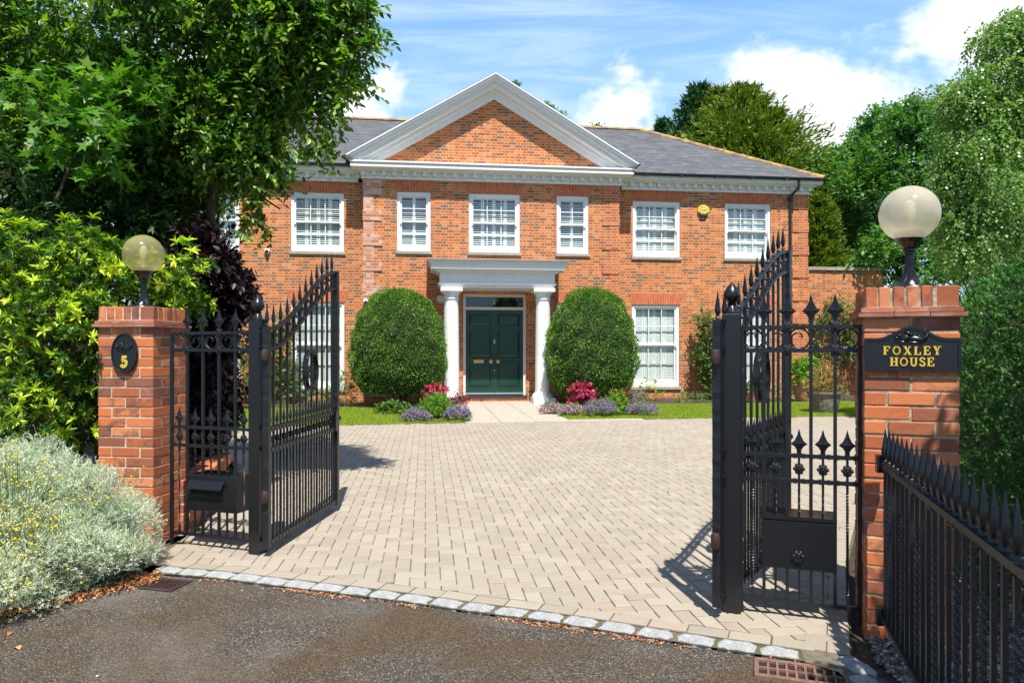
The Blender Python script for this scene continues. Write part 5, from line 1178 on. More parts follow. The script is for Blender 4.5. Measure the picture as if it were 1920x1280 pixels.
# ---------------- maple, lighter green, in front
blm = [PB(180, 190, 6.6, 70, 40, .4), PB(240, 230, 6.5, 60, 50, .4), PB(130, 240, 6.6, 75, 50, .4), PB(200, 300, 6.6, 60, 40, .4), PB(90, 190, 6.8, 60, 40, .3), PB(260, 175, 6.7, 50, 35, .3)]
V, Rn, St = sprays(rg, subblobs(rg, blm, 6, .12, .22, .8, .4), 17, .22, 5, .125, 1.0, 'maple', up=.2, droop=.25, shell=.3, spread=.8, stems=.002, jitter=.45)
plant('maple_tree', 'light green maple branches in front of the dark tree at upper left', 'tree', (-4.1, 6.9, 0), L_MAPLE, V, Rn, 'maple', [limb((-4.1, 7.2, 0), (-3.95, 6.85, 3.6), .03, .014), limb((-3.95, 6.75, 3.0), (-3.6, 6.6, 3.5), .02, .008)], St)
# ---------------- mixed laurel mass behind the shrub
bll = [PB(60, 380, 6.9, 150, 110, .5), PB(270, 430, 7.2, 110, 90, .5), PB(60, 560, 6.9, 140, 110, .5), PB(330, 560, 7.3, 70, 110, .4), PB(170, 700, 6.8, 130, 120, .5), PB(10, 760, 6.6, 120, 130, .5), PB(380, 700, 7.9, 60, 130, .4), PB(-90, 500, 6.6, 120, 260, .6)]
V, Rn, St = sprays(rg, subblobs(rg, bll, 9, .16, .30, .85, .75), 60, .20, 7, .085, .40, 'oval', up=.1, droop=.3, shell=.35, stems=.0022, jitter=.5)
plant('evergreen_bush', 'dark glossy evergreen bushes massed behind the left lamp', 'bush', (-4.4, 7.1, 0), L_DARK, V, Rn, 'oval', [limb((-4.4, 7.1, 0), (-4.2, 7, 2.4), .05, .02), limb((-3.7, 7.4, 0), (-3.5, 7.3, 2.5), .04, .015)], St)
# ---------------- pale yellow green shrub round the left pillar
blp = [PB(30, 500, 5.5, 75, 60, .35), PB(110, 560, 5.5, 75, 65, .35), PB(60, 650, 5.5, 85, 70, .35), PB(140, 700, 5.6, 60, 80, .3), PB(40, 780, 5.4, 85, 65, .35), PB(200, 520, 5.9, 60, 50, .3), PB(310, 530, 6.1, 55, 45, .3), PB(150, 480, 5.8, 50, 40, .3), PB(120, 800, 5.5, 60, 60, .3), PB(330, 575, 6.2, 35, 25, .2), PB(165, 620, 5.5, 40, 50, .25), PB(-40, 600, 5.4, 60, 200, .4)]
V, Rn, St = sprays(rg, subblobs(rg, blp, 7, .11, .2, .85, .7), 62, .13, 11, .072, .30, 'oval', up=.55, droop=.05, shell=.4, spread=.85, rosette=True, stems=.0025, jitter=.45)
plant('yellow_green_shrub', 'pale yellow green leafy shrub growing around the left brick pillar', 'shrub', (-3.5, 5.8, 0), L_PIERIS, V, Rn, 'oval', [limb((-3.5, 5.8, 0), (-3.6, 5.7, 1.4), .03, .015), limb((-3.9, 5.8, 0), (-4.0, 5.6, 1.5), .03, .012), limb((-3.3, 5.9, 0), (-2.9, 6.1, 1.6), .025, .01)], St)
# ---------------- purple smoke bush behind the left panel
blq = [PB(385, 480, 7.0, 34, 40, .3), PB(405, 540, 6.9, 34, 45, .3), PB(385, 600, 6.9, 36, 55, .3), PB(380, 700, 7.0, 42, 60, .3), PB(365, 780, 7.0, 40, 40, .3), PB(436, 560, 6.9, 16, 20, .2), PB(395, 740, 7.0, 32, 60, .3)]
V, Rn, St = sprays(rg, subblobs(rg, blq, 10, .12, .2, .9, .7), 80, .16, 8, .070, .62, 'oval', up=.2, droop=.2, shell=.35, stems=.002, jitter=.5)
plant('purple_leaved_bush', 'dark purple leaved bush between the tree and the left gate post', 'bush', (-3.0, 7.0, 0), L_PURPLE, V, Rn, 'oval', [limb((-3.0, 7.0, 0), (-2.95, 7.0, 1.9), .03, .012)], St)
# ---------------- silver cotton lavender with yellow buttons
bls = [(-3.20, 4.32, .34, .50, .46, .44), (-2.78, 4.62, .36, .36, .34, .40), (-3.05, 4.66, .44, .38, .3, .38), (-3.35, 4.62, .42, .4, .3, .38), (-3.62, 4.05, .18, .45, .4, .36), (-2.80, 4.20, .20, .36, .34, .30), (-2.60, 4.54, .22, .24, .24, .24), (-3.08, 4.28, .46, .40, .4, .40), (-3.05, 3.95, .18, .36, .28, .24), (-3.55, 4.5, .26, .5, .4, .42), (-2.68, 4.42, .16, .22, .22, .22), (-3.5, 3.75, .12, .40, .25, .20)]
ssb = subblobs(rg, bls, 17, .09, .17, .96, .86)
V, Rn, St = sprays(rg, ssb, 900, .052, 10, .015, .26, 'diamond', up=.5, droop=0, shell=.6, spread=.8, stems=.0014, jitter=.42, vmin=-.6)
sp_ = plant('cotton_lavender', 'silvery cotton lavender bush with small yellow button flowers beside the left pillar', 'shrub', (-3.1, 4.3, 0), L_SILVER, V, Rn, 'diamond', None, None, part='foliage')
np_mesh('stems', St-np.array([-3.1, 4.3, 0]), STF, rg.rand(len(St)), L_SILVER, sp_)
patches = [(-3.15, 4.10, .66, .16, .12, 300), (-2.82, 4.02, .40, .15, .12, 200), (-3.40, 3.9, .45, .2, .2, 140), (-3.0, 3.8, .2, .2, .12, 80), (-3.15, 3.85, .30, .2, .16, 70), (-2.95, 3.72, .14, .22, .10, 60), (-2.62, 4.40, .40, .16, .16, 60), (-3.3, 4.1, .62, .18, .1, 60)]
fl, sts = [], []
for x, y, z, sx, sz, n in patches:
    P = np.stack([rg.normal(x, sx, n), rg.normal(y, sx*.6, n), rg.normal(z, sz*.7, n)], 1)
    d_ = unit(P-np.array([-3.1, 4.45, -.1])); P = P+d_*rg.uniform(.02, .12, (n, 1)); k = P[:, 2] > .10; P = P[k]; d_ = d_[k]; fl.append(P); B0 = P-d_*.22
    ref = unit(np.cross(d_, [0, 1, .2])); oth = np.cross(d_, ref); s = []
    for e, w__ in ((B0, .0016), (P, .0012)):
        for j in range(3): a = j*2.094; s.append(e+ref*math.cos(a)*w__+oth*math.sin(a)*w__)
    sts.append(np.stack(s, 1))
P = np.concatenate(fl); oc = np.array([(1, 0, 0), (0, 1, 0), (-1, 0, 0), (0, -1, 0), (0, 0, .8), (0, 0, -.8)])*.0092
Vf = P[:, None]+oc[None]*rg.uniform(.7, 1.2, (len(P), 1, 1)); OF = [(0, 1, 4), (1, 2, 4), (2, 3, 4), (3, 0, 4), (1, 0, 5), (2, 1, 5), (3, 2, 5), (0, 3, 5)]
np_mesh('button_flowers', Vf-np.array([-3.1, 4.3, 0]), OF, rg.rand(len(P)), YFLOW, sp_)['kind'] = 'stuff'
np_mesh('flower_stalks', np.concatenate(sts)-np.array([-3.1, 4.3, 0]), STF, rg.rand(len(P)), L_STEM, sp_)['kind'] = 'stuff'
# brown bare base under it
V, Rn, St = sprays(rg, [(-2.75, 4.2, .05, .22, .2, .12), (-3.1, 3.85, .04, .35, .2, .12), (-3.4, 3.6, .02, .3, .2, .1)], 420, .06, 5, .02, .3, 'diamond', up=.3, shell=.2)
np_mesh('dry_undergrowth', V-np.array([-3.1, 4.3, 0]), LEAF['diamond'][1], Rn, simple('dry_brown_stems', (.16, .09, .05), .95), sp_)
# ---------------- clipped bushes either side of the door
def topiary(label, u, y, R_, z0, z1, seed):
    rng = np.random.RandomState(seed); b = HW(u, y); t_ = thing('clipped_bush', label, 'clipped bush', b, AL, 'clipped box bushes flanking the front door')
    H_ = z1-z0
    def prof(q): # q 0 bottom..1 top
        return R_*np.where(q < .30, .74+.26*np.sin(np.clip(q/.30, 0, 1)*np.pi/2), np.power(np.clip(1-((q-.30)/.70)**2.5, 0, 1), .5))
    n = 46000; q = rng.rand(n)**.85; a = rng.uniform(0, 2*np.pi, n); r = prof(q)
    top = rng.rand(n) < .13; q[top] = 1-rng.rand(top.sum())*.12; r = prof(q)
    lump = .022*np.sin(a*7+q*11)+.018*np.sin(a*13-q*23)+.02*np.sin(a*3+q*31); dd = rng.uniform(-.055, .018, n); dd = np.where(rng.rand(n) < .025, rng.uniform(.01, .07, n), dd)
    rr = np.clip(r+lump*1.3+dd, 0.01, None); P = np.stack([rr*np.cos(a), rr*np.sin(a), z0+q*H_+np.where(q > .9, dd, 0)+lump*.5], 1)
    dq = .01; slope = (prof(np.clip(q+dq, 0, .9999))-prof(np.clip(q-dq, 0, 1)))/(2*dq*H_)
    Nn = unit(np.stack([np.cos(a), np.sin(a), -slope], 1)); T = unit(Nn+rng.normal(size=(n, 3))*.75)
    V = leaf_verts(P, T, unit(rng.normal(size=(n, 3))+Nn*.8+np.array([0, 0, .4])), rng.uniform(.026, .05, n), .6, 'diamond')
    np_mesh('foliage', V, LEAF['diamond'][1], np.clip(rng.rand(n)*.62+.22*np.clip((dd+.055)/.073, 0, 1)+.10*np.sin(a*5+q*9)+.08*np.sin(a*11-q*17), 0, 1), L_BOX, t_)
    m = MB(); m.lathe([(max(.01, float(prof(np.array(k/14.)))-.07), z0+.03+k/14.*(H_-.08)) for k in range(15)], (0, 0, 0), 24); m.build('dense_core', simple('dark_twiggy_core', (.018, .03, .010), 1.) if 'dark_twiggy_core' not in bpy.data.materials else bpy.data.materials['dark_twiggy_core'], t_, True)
    m = MB()
    for k in range(5): a_ = k*1.3; m.tube([(.10*math.cos(a_), .10*math.sin(a_), 0), (.25*math.cos(a_), .25*math.sin(a_), z0+.15)], .03, 6)
    m.build('stems', BARK, t_); return t_
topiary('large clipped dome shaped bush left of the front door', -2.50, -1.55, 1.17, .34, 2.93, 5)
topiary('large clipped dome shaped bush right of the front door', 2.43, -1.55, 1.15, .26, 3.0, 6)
# ---------------- garden plants (house frame)
def gplant(name, label, cat, u, y, blobs, dens, L, k, size, wr, mat, shape='oval', group=None, seed=1, **kw):
    rng = np.random.RandomState(seed); b = HW(u, y); B = []
    for bl in blobs:
        p = HW(u+bl[0], y+bl[1], bl[2]); B.append((p.x, p.y, p.z, *bl[3:]))
    V, Rn, St = sprays(rng, B, dens, L, k, size, wr, shape, stems=kw.pop('stems', .003), **kw)
    t_ = plant(name, label, cat, b, mat, V, Rn, shape, None, St, group, part='foliage'); return t_, B, rng
def flowers(t_, B, rng, n, size, mat, name='flower', petals=5, zmin=-1, spike=0):
    o = np.array(t_.location); P = []
    for bl in B:
        c, r = np.array(bl[:3]), np.array(bl[3:6]); m_ = max(1, int(n/len(B))); d = unit(rng.normal(size=(m_*3, 3))); d = d[(d[:, 1] < .3) & (d[:, 2] > zmin)][:m_]; P.append(c+d*r*rng.uniform(.95, 1.15, (len(d), 1)))
    P = np.concatenate(P); nP = len(P)
    if spike:
        Q = P[:, None]+np.array([0, 0, 1.])*(np.arange(6)/6*spike)[None, :, None]+rng.normal(size=(nP, 6, 3))*.006; Pf = Q.reshape(-1, 3); D = unit(rng.normal(size=Pf.shape)+np.array([0, -.4, .3])); Nn = unit(rng.normal(size=Pf.shape))
    else:
        Pf = np.repeat(P, petals, 0); D = unit(rng.normal(size=Pf.shape)+np.array([0, -.5, .4])); Nn = unit(rng.normal(size=Pf.shape)+np.array([0, -1, .6]))
    V = leaf_verts(Pf, D, Nn, size*rng.uniform(.7, 1.2, len(Pf)), .8, 'diamond'); np_mesh(name, V-o, LEAF['diamond'][1], rng.rand(len(Pf)), mat, t_)
# rose bushes
t_, B, r_ = gplant('rose_bush', 'pink flowering rose bush by the lower left window, seen through the open gate', 'rose bush', -5.75, -.2, [(0, 0, 1.0, .5, .35, .75), (-.3, 0, 1.6, .4, .3, .5), (.25, 0, 1.9, .3, .25, .35), (.35, 0, .7, .35, .3, .5), (-.6, 0, .9, .4, .3, .6)], 70, .22, 7, .07, .6, L_ROSE, group='roses against the house wall', seed=21, shell=.2, jitter=.7); flowers(t_, B, r_, 70, .055, PINK)
t_, B, r_ = gplant('rose_bush', 'tall rose bush climbing the wall between the two lower right windows', 'rose bush', 6.15, -.1, [(0, 0, 1.2, .42, .3, .6), (.15, 0, 1.9, .42, .28, .45), (-.1, 0, 2.3, .25, .2, .3), (.1, 0, .7, .35, .3, .4), (.35, 0, 1.5, .35, .25, .5)], 85, .2, 7, .07, .6, L_ROSE, group='roses against the house wall', seed=22, shell=.2, jitter=.7); flowers(t_, B, r_, 16, .055, PINK)
t_, B, r_ = gplant('rose_bush', 'climbing rose with pink blooms on the garden wall behind the stone pot', 'rose bush', 10.9, 1.2, [(-.9, 0, 2.2, .5, .25, .5), (0, 0, 2.55, .7, .25, .5), (.8, 0, 2.3, .6, .25, .6), (.3, 0, 1.5, .9, .25, .5), (-.8, 0, 1.3, .5, .25, .6), (1.1, -.1, .9, .5, .3, .6), (-1.2, 0, 1.9, .4, .2, .8), (1.3, 0, 2.9, .4, .2, .3)], 46, .26, 7, .075, .6, L_ROSE, group='roses against the house wall', seed=23, shell=.1, jitter=.9); flowers(t_, B, r_, 170, .06, PINK)
gplant('young_shrub', 'small leafy shrub left of the large left clipped bush', 'shrub', -3.95, -1.2, [(0, 0, .35, .35, .3, .3), (.2, 0, .65, .25, .2, .22)], 90, .16, 6, .06, .5, L_ROSE, seed=24)
gplant('young_shrub', 'small yellow green shrub under the lower right window beside the right clipped bush', 'shrub', 4.45, -.15, [(0, 0, .28, .28, .22, .22)], 110, .16, 7, .06, .35, L_PIERIS, seed=25, rosette=True, up=.5)
gplant('young_shrub', 'spiky green iris like clump below the tall wall rose', 'shrub', 6.55, -.9, [(0, 0, .16, .35, .2, .1)], 160, .25, 4, .3, .06, L_LIME, seed=26, up=1.5, spread=.2)
gplant('young_shrub', 'grey green low plant at the bed edge between the lower right windows', 'shrub', 5.3, -.9, [(0, 0, .1, .5, .2, .12)], 140, .12, 6, .05, .4, L_GREY, seed=27)
gplant('young_shrub', 'loose light green bush under the lower left window', 'shrub', -4.6, -.6, [(0, 0, .25, .5, .3, .2), (-1.2, .1, .2, .5, .25, .2)], 90, .16, 6, .05, .4, L_GREY, seed=28)
gplant('young_shrub', 'low mixed green border plants behind the right gate bars', 'shrub', 8.3, -.9, [(0, 0, .2, .8, .25, .2), (1.2, .3, .2, .5, .25, .18), (3.2, .6, .3, .5, .3, .3)], 90, .16, 6, .06, .4, L_GREY, seed=29)
# door side flower clumps
def clump(label, name, cat, u, y, rx, rz, mat, fm=None, nf=0, fs=.03, spike=0, seed=1, dens=220, size=.035, up=.6, wr=.35, group=None, zc=None, L=.1, k=6):
    rr_ = random.Random(seed); t_, B, r_ = gplant(name, label, cat, u, y, [(0, 0, zc or rz*.6, rx*.85, rx*.65, rz*.85)]+[(rr_.uniform(-.75, .75)*rx, rr_.uniform(-.6, .6)*rx, (zc or rz*.6)*rr_.uniform(.5, 1.2), rx*rr_.uniform(.3, .5), rx*.4, rz*rr_.uniform(.4, .65)) for _ in range(5)], dens, L, k, size, wr, mat, seed=seed, up=up, vmin=-.5, stems=.0015, group=group)
    if fm: flowers(t_, B, r_, nf, fs, fm, 'flowers', 5, 0.0, spike)
    return t_
G2 = 'flower clumps beside the porch path'
clump('lavender blue catmint mound at the left front corner of the left flower bed', 'catmint', 'flower clump', -2.0, -5.25, .24, .17, L_GREY, PURP, 420, .028, .05, 31, group=G2)
clump('lavender blue catmint mound beside the path in the left flower bed', 'catmint', 'flower clump', -1.18, -5.2, .25, .19, L_GREY, PURP, 420, .028, .05, 32, group=G2)
clump('feathery bright green plant in the middle of the left flower bed', 'perennial_plant', 'flower clump', -1.62, -4.8, .38, .34, L_LIME, None, 0, seed=33, dens=300, size=.075, wr=.16, group=G2, up=1.2)
clump('magenta leaved plant at the back of the left flower bed', 'perennial_plant', 'flower clump', -1.62, -3.3, .30, .20, MAGENTA, None, 0, seed=34, dens=130, size=.06, wr=.9, group=G2, zc=.42)
clump('dark red leaved plant at the foot of the left porch column', 'perennial_plant', 'flower clump', -1.10, -3.4, .22, .30, DRED, MAGENTA, 30, .03, .08, seed=35, dens=130, size=.06, wr=.4, group=G2, up=1.)
clump('low glossy green leafy plant at the left end of the left flower bed', 'perennial_plant', 'flower clump', -2.55, -3.6, .35, .16, L_ROSE, None, 0, seed=36, dens=110, size=.10, wr=.35, group=G2)
clump('mauve phlox spilling over the right edge of the path', 'phlox', 'flower clump', 1.02, -3.9, .32, .15, L_GREY, PHLOX, 420, .035, 0, 37, group=G2)
clump('mauve phlox mound nearer the drive beside the path', 'phlox', 'flower clump', 1.32, -4.5, .28, .17, L_GREY, PHLOX, 320, .035, 0, 38, group=G2)
clump('blue catmint mound at the drive edge of the right flower bed', 'catmint', 'flower clump', 1.85, -4.75, .38, .24, L_GREY, PURP, 480, .028, .07, 39, group=G2)
clump('blue catmint mound at the right end of the right flower bed beside the lawn', 'catmint', 'flower clump', 2.75, -4.7, .30, .18, L_GREY, PURP, 400, .028, .07, 40, group=G2)
clump('tall soft green plant in the middle of the right flower bed', 'perennial_plant', 'flower clump', 2.3, -4.5, .26, .36, L_LIME, None, 0, seed=41, dens=240, size=.06, wr=.35, group=G2, up=1.)
clump('bright magenta leaved plant in front of the right clipped bush', 'perennial_plant', 'flower clump', 1.72, -3.7, .36, .26, MAGENTA, None, 0, seed=42, dens=130, size=.065, wr=.9, group=G2, zc=.42)
clump('dark red plumed plant in front of the right clipped bush', 'perennial_plant', 'flower clump', 2.62, -3.5, .26, .2, DRED, DRED, 120, .03, .10, seed=43, dens=120, size=.06, wr=.5, group=G2, zc=.3)
clump('small blue flowered clump at the foot of the wall right of the right clipped bush', 'catmint', 'flower clump', 3.75, -.9, .35, .22, L_GREY, PURP, 160, .03, .06, 44, group=G2)
# pots
def pot(label, u, y, z, r0, r1, h, mat, pname='plant_pot'):
    t_ = thing(pname, label, 'plant pot', HW(u, y, z), AL, 'pots by the right hand border'); m = MB()
    m.lathe([(r0, 0), (r0*1.05, .02), (r0+(r1-r0)*.5, h*.5), (r1*.96, h*.88), (r1*1.05, h*.89), (r1*1.07, h), (r1*.95, h), (r1*.9, h*.93), (.02, h*.92)], (0, 0, 0), 26); m.build('bowl', mat, t_, True)
    m = MB(); m.lathe([(r1*.9, h*.90), (.01, h*.935)], (0, 0, 0), 16); m.build('compost', SOIL, t_); return t_
pot('large speckled stone pot standing on the right lawn edge', 7.11, -4.45, .02, .26, .36, .48, POTST)
def bush_in(label, u, y, z, r, h, mat, dens, size, seed, wr=.45, L=.1):
    t_, B, r_ = gplant('potted_shrub', label, 'shrub', u, y, [(0, 0, z+h*.5, r, r, h*.55), (r*.3, 0, z+h*.8, r*.5, r*.5, h*.35), (-r*.4, 0, z+h*.7, r*.5, r*.5, h*.3)], dens, L, 7, size, wr, mat, seed=seed, shell=.2, group='shrubs in pots'); return t_
bush_in('bronze leaved small shrub growing in the speckled stone pot', 7.11, -4.45, .48, .34, .5, L_BRONZE, 170, .045, 51)
pot('terracotta pot with bright green shrub behind the gate stile', 8.55, -1.0, .02, .22, .32, .42, TERRA)
bush_in('bright green bushy shrub growing in the terracotta pot', 8.55, -1.0, .42, .40, .75, L_LIME, 120, .07, 52)
pot('small terracotta pot behind the bars of the right gate', 6.9, -1.4, .02, .14, .2, .28, TERRA)
bush_in('small green plant in the smaller terracotta pot', 6.9, -1.4, .25, .25, .35, L_GREY, 120, .05, 53)
# ---------------- background trees
def far_tree(name, label, base, blobs, n, rmin, rmax, dens, L, k, size, wr, mat, seed, shape='diamond', tr=.25, group=None, **kw):
    rng = np.random.RandomState(seed); keep = kw.pop('keep', .7); out = kw.pop('out', .95); sb = subblobs(rng, blobs, n, rmin, rmax, out, keep)
    V, Rn, St = sprays(rng, sb, dens, L, k, size, wr, shape, stems=None, **kw); b = Vector(base)
    big_ = sorted(blobs, key=lambda q: -q[3])[:5]; rr = random.Random(seed); lim = [limb(b, Vector((b.x+rr.uniform(-.3, .3), b.y, max(q[2] for q in blobs)*.75)), tr, tr*.4, .03)]
    for q in big_: lim.append(limb(Vector((b.x, b.y, q[2]*.55)), Vector(q[:3]), tr*.5, tr*.15, .08))
    return plant(name, label, 'tree', b, mat, V, Rn, shape, lim, None, group)
GT = 'trees behind the house and garden wall'
def base_of(px, Y): p = at(px, 655, Y); return (p[0], Y, 0)
far_tree('broadleaf_tree', 'mid green broadleaf tree rising behind the garden wall, nearest the house corner', base_of(1580, 27), [PB(1570, 400, 27, 60, 80, 1.4), PB(1600, 330, 27.5, 45, 50, 1.0), PB(1545, 480, 27, 40, 70, 1.2), PB(1610, 450, 27, 60, 70, 1.4), PB(1640, 270, 28, 38, 50, .9), PB(1560, 345, 27, 30, 40, .7)],
         20, .30, .62, 16, .34, 6, .17, .6, L_OAK, 61, group=GT, shell=.4)
far_tree('broadleaf_tree', 'tall mid green broadleaf tree right of the house between the lamp globe and sky', base_of(1700, 24), [PB(1690, 300, 24, 65, 70, 1.3), PB(1730, 240, 24, 45, 40, .9), PB(1650, 390, 24.5, 55, 80, 1.2), PB(1720, 420, 23.5, 75, 100, 1.3), PB(1690, 500, 23, 110, 50, 1.3), PB(1790, 350, 23, 60, 100, 1.2)],
         20, .28, .58, 18, .32, 6, .155, .6, L_OAK, 62, group=GT, shell=.4)
far_tree('birch_tree', 'tall weeping birch with small pale leaves at the upper right edge', base_of(1900, 13), [PB(1890, 130, 13, 65, 75, .8), PB(1850, 230, 13, 60, 80, .8), PB(1930, 220, 13, 80, 120, .9), PB(1850, 340, 12.6, 75, 80, .8), PB(1930, 400, 12.6, 80, 90, .8), PB(1820, 420, 12.6, 45, 70, .6), PB(1810, 180, 13, 25, 50, .4), PB(1920, 60, 13, 45, 40, .5), PB(2010, 150, 13, 80, 200, .9), PB(1800, 330, 12.8, 28, 70, .4)],
         24, .14, .28, 60, .26, 9, .062, .75, L_BIRCH, 63, tr=.10, group=GT, shell=.25, droop=1.1, up=-.5, jitter=.7, keep=.85)
def conifer(name, label, base, h, r, mat, seed, z0=.5, group=GT, size=.22):
    rng = np.random.RandomState(seed); b = np.array(base); V_, R_ = [], []
    nb = 240
    for i in range(nb):
        q = rng.rand()**.85; z = z0+(h-z0)*q; a = rng.uniform(0, 6.28); ln = r*(1-q)**.75*rng.uniform(.75, 1.15)+.15; n = int(45+110*ln/r)
        f = rng.rand(n)**.7; d = np.array([math.cos(a), math.sin(a), 0]); up = .35*f-.28*f*f if True else 0
        P = b+d*(ln*f)[:, None]+np.array([0, 0, 1.])*(z+ln*(.42*f+.16*f*f))[:, None]+rng.normal(size=(n, 3))*np.array([.16, .16, .11])*(.4+ln*.28)
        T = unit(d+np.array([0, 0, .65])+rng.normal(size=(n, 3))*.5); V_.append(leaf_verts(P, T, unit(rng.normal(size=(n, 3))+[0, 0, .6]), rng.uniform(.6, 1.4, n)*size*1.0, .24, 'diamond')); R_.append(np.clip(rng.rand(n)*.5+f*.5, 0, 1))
    V = np.concatenate(V_); return plant(name, label, 'tree', base, mat, V, np.concatenate(R_), 'diamond', [limb(base, (base[0], base[1], h*.93), .22, .04, 0)], None, group)
def conif_at(px, ytop, Y): p = at(px, ytop, Y); return (p[0], Y, 0), p[2]
b_, h_ = conif_at(1312, 168, 31); conifer('conifer_tree', 'dark green conifer behind the roof, left of the golden one', b_, h_, 2.9, L_CON, 71, 4, size=.26)
b_, h_ = conif_at(1390, 172, 29.5); conifer('conifer_tree', 'golden green conifer with drooping fans behind the right hip of the roof', b_, h_, 5.2, L_GOLDCON, 72, 3, size=.26)
b_, h_ = conif_at(1350, 175, 30.5); conifer('conifer_tree', 'golden green conifer close behind the middle of the pair above the roof', b_, h_, 3.8, L_GOLDCON, 75, 3, size=.26)
b_, h_ = conif_at(1440, 215, 29); conifer('conifer_tree', 'lower golden green conifer above the right roof hip', b_, h_, 4.2, L_GOLDCON, 76, 3, size=.26)
b_, h_ = conif_at(1535, 375, 24.5); conifer('conifer_tree', 'small golden conifer between the house corner and the garden wall', b_, h_, 1.0, L_GOLDCON, 73, 2.5, size=.18)
b_, h_ = conif_at(1245, 232, 33); conifer('conifer_tree', 'single conifer tip showing just above the ridge', b_, h_, .8, L_CON, 74, 6)
far_tree('broadleaf_tree', 'tree top peeping over the right slope of the pediment', base_of(1040, 36), [PB(1026, 200, 36, 10, 10, .3), PB(1046, 218, 36, 12, 7, .3), PB(966, 166, 36, 3, 4, .1), PB(1120, 243, 36, 9, 4, .2), PB(1010, 300, 36, 55, 60, 1.5)], 7, .08, .22, 30, .22, 6, .14, .6, L_OAK, 64, group=GT, shell=.2)
far_tree('broadleaf_tree', 'green tree behind the house on the far left, seen between the dark leaves', base_of(330, 30), [PB(200, 420, 30, 160, 130, 2.5), PB(380, 420, 30, 90, 110, 2.2), PB(40, 420, 30, 160, 150, 2.5)], 16, .5, .9, 8, .4, 6, .24, .6, L_OAK, 65, group=GT, shell=.5)
far_tree('broadleaf_tree', 'dense low tree filling the gap behind the right lamp and hedge', base_of(1850, 18), [PB(1790, 560, 18, 90, 110, 1.4), PB(1900, 500, 17, 100, 160, 1.4), PB(1980, 560, 16, 100, 200, 1.4)], 22, .3, .5, 22, .3, 6, .13, .6, L_OAK, 66, group=GT, shell=.5)
far_tree('broadleaf_tree', 'broadleaf tree far out on the left behind the evergreen bushes', (-13, 15, 0), [(-13, 15, 4.5, 2.6, 2.2, 2.4), (-11, 16, 3, 1.8, 1.6, 2.2), (-15, 14, 2.6, 2.2, 1.8, 2.2)], 12, .5, .9, 9, .4, 6, .22, .6, L_OAK, 67, group=GT, shell=.5)
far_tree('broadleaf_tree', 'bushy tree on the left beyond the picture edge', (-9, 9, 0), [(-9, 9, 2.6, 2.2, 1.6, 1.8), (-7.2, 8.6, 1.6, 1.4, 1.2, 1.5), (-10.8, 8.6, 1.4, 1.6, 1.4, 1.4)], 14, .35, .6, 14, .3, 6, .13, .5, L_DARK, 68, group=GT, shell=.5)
# ---------------- conifer hedge on the right
rh = np.random.RandomState(81); hb = []
for i in range(10):
    y = 4.35+i*.62-.9; x = 2.62+.36*(y-3.6) if y > 3.6 else 2.62
for y in np.arange(2.2, 8.5, .5):
    xe = .60*y+.06 if y > 3.7 else 2.34      # inner face of the hedge
    ztop = 1.93+.05*math.sin(y*3)
    for z in np.arange(.3, ztop-.1, .42): hb.append((xe+.50, y, z, .46, .34, .30, 1.))
    hb.append((xe+.62, y, ztop-.20, .42, .34, .26, 1.3))
hs = subblobs(rh, hb, 7, .08, .14, .90, .96)
V, Rn, St = sprays(rh, hs, 150, .075, 12, .030, .40, 'diamond', up=.35, droop=0, shell=.72, spread=.55, jitter=.5, stems=.002)
plant('conifer_hedge', 'tall dark green conifer hedge behind the right pillar and railing', 'hedge', (3.2, 5, 0), L_HEDGE, V, Rn, 'diamond', [limb((3.5, 4.6, 0), (3.5, 4.6, 1.8), .04, .02)], St, part='foliage')
# ---------------- tree at the roadside on the right whose crown shades the railing and gravel
V, Rn, St = sprays(rh, subblobs(rh, [(4.9, 1.0, 4.4, 1.2, 1.1, .9), (2.62, 2.12, 3.0, .34, .30, .22), (2.20, 1.72, 3.0, .26, .28, .22), (1.98, 1.28, 3.0, .26, .28, .22), (1.86, .78, 3.0, .26, .3, .22), (1.80, .25, 3.0, .3, .3, .22), (2.5, 1.25, 3.1, .35, .35, .25), (2.4, .5, 3.1, .4, .4, .25), (3.0, 1.6, 3.2, .4, .4, .3), (3.1, .8, 3.3, .5, .5, .3), (3.8, 1.3, 3.7, .6, .6, .4)], 12, .12, .24, .85, .9), 60, .20, 8, .085, .5, 'oval', droop=.3, shell=.3, stems=.003)
plant('roadside_tree', 'leafy tree standing outside the picture on the right, shading the railing', 'tree', (4.9, .8, 0), L_TREE, V, Rn, 'oval', [limb((4.9, .8, 0), (4.8, 1.0, 4.0), .14, .07), limb((4.8, .9, 2.9), (3.0, 1.4, 3.2), .05, .02), limb((3.6, 1.1, 3.1), (1.9, 1.0, 3.0), .03, .010)], St)
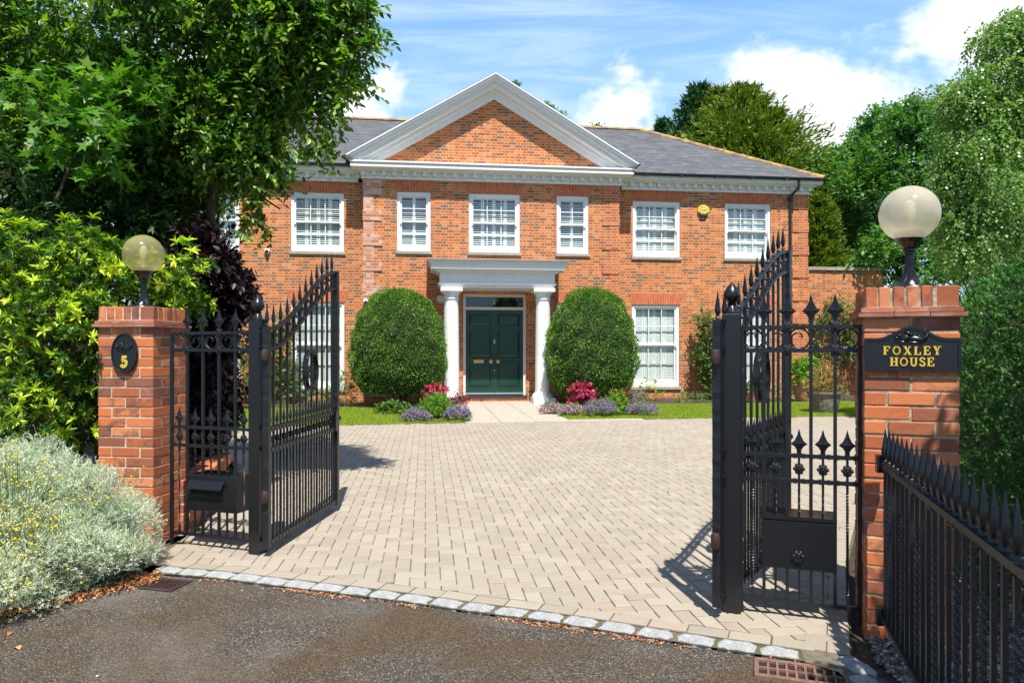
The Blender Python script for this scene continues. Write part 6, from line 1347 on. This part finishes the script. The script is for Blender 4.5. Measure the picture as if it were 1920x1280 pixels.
# ---------------- litter
def litter_mat(): return leaf_material('dry_leaf_litter', [(0, (.16, .06, .02)), (.5, (.34, .13, .05)), (1, (.50, .28, .12))], .1, .8)
LIT = litter_mat(); n = 1500; q = rg.rand(n); ex = np.array([(-2.30, 4.55), (-2.36, 4.42), (-2.62, 4.1), (-2.95, 3.7), (-3.6, 3.2)]); k = rg.randint(0, 4, n)
xs = ex[k, 0]+(ex[k+1, 0]-ex[k, 0])*q+rg.normal(0, .05, n); ys = ex[k, 1]+(ex[k+1, 1]-ex[k, 1])*q+rg.normal(0, .05, n)
V = leaf_verts(np.stack([xs, ys, np.full(n, -.012)+rg.rand(n)*.012], 1), unit(rg.normal(size=(n, 3))*np.array([1, 1, .3])), unit(np.array([0, 0, 1.])+rg.normal(size=(n, 3))*.5), rg.uniform(.01, .03, n), .6, 'diamond')
tag(np_mesh('leaf_litter', V, LEAF['diamond'][1], rg.rand(n), LIT), 'scattered brown leaf litter on the soil edge under the silver bush', 'leaf litter', kind='stuff')
n = 2600; k = rg.randint(0, len(SETT)-1, n); q = rg.rand(n); S2_ = np.array(SETT); xs = S2_[k, 0]+(S2_[k+1, 0]-S2_[k, 0])*q; ys = S2_[k, 1]+(S2_[k+1, 1]-S2_[k, 1])*q-.135-np.abs(rg.normal(0, .022, n))
dn = (np.sin(xs*4.1)+np.sin(xs*9.7+1)+1.2) > rg.rand(n)*2.6; xs, ys = xs[dn], ys[dn]; n = len(xs)
V = leaf_verts(np.stack([xs, ys, np.full(n, -.024)+rg.rand(n)*.008], 1), unit(np.stack([rg.normal(size=n), rg.normal(size=n), rg.normal(size=n)*.3], 1)), unit(np.array([0, 0, 1.])+rg.normal(size=(n, 3))*.5), rg.uniform(.006, .017, n), .7, 'diamond')
tag(np_mesh('leaf_litter', V, LEAF['diamond'][1], rg.rand(n), LIT), 'crumbled orange brown leaf litter along the kerb setts', 'leaf litter', kind='stuff')
gl = [(28, 1212, 'largest curled orange brown leaf on the asphalt at the lower left corner', .062), (20, 1185, 'orange leaf near the silver bush at the left picture edge', .045), (260, 1126, 'small red brown leaf on the asphalt below the left drain grate', .022), (295, 1127, 'tiny pale petal on the asphalt right of the red brown leaf', .014), (452, 1107, 'tiny white petal on the asphalt below the left gate post', .014),
      (180, 1268, 'small pale leaf on the asphalt at the bottom left', .016), (1180, 1190, 'red leaf on the asphalt against the kerb setts', .03), (765, 862, 'small red leaf on the buff drive in front of the tree shade', .04), (1250, 922, 'small red leaf on the buff drive left of the right gate', .035), (1478, 1148, 'red stalk like leaf on the paving near the right side panel', .03), (1090, 822, 'small brown leaf on the drive near the flower bed', .045)]
for px, py, lb, s in gl:
    zz = -.026 if py > 1100 and px < 1400 else .003
    if px == 1478: zz = .003
    x, y = ground(px, py, zz); a = rg.uniform(0, 6.28); V = leaf_verts(np.zeros((1, 3)), np.array([[math.cos(a), math.sin(a), .12]]), np.array([[.2, .1, 1.]]), np.array([s]), .6, 'oval', .35)
    o = np_mesh('fallen_leaf', V, LEAF['oval'][1], np.array([rg.rand()]), LIT if 'pale' not in lb and 'white' not in lb else CREAM); o.location = (x, y, zz); tag(o, lb, 'fallen leaf', 'fallen leaves on the ground')
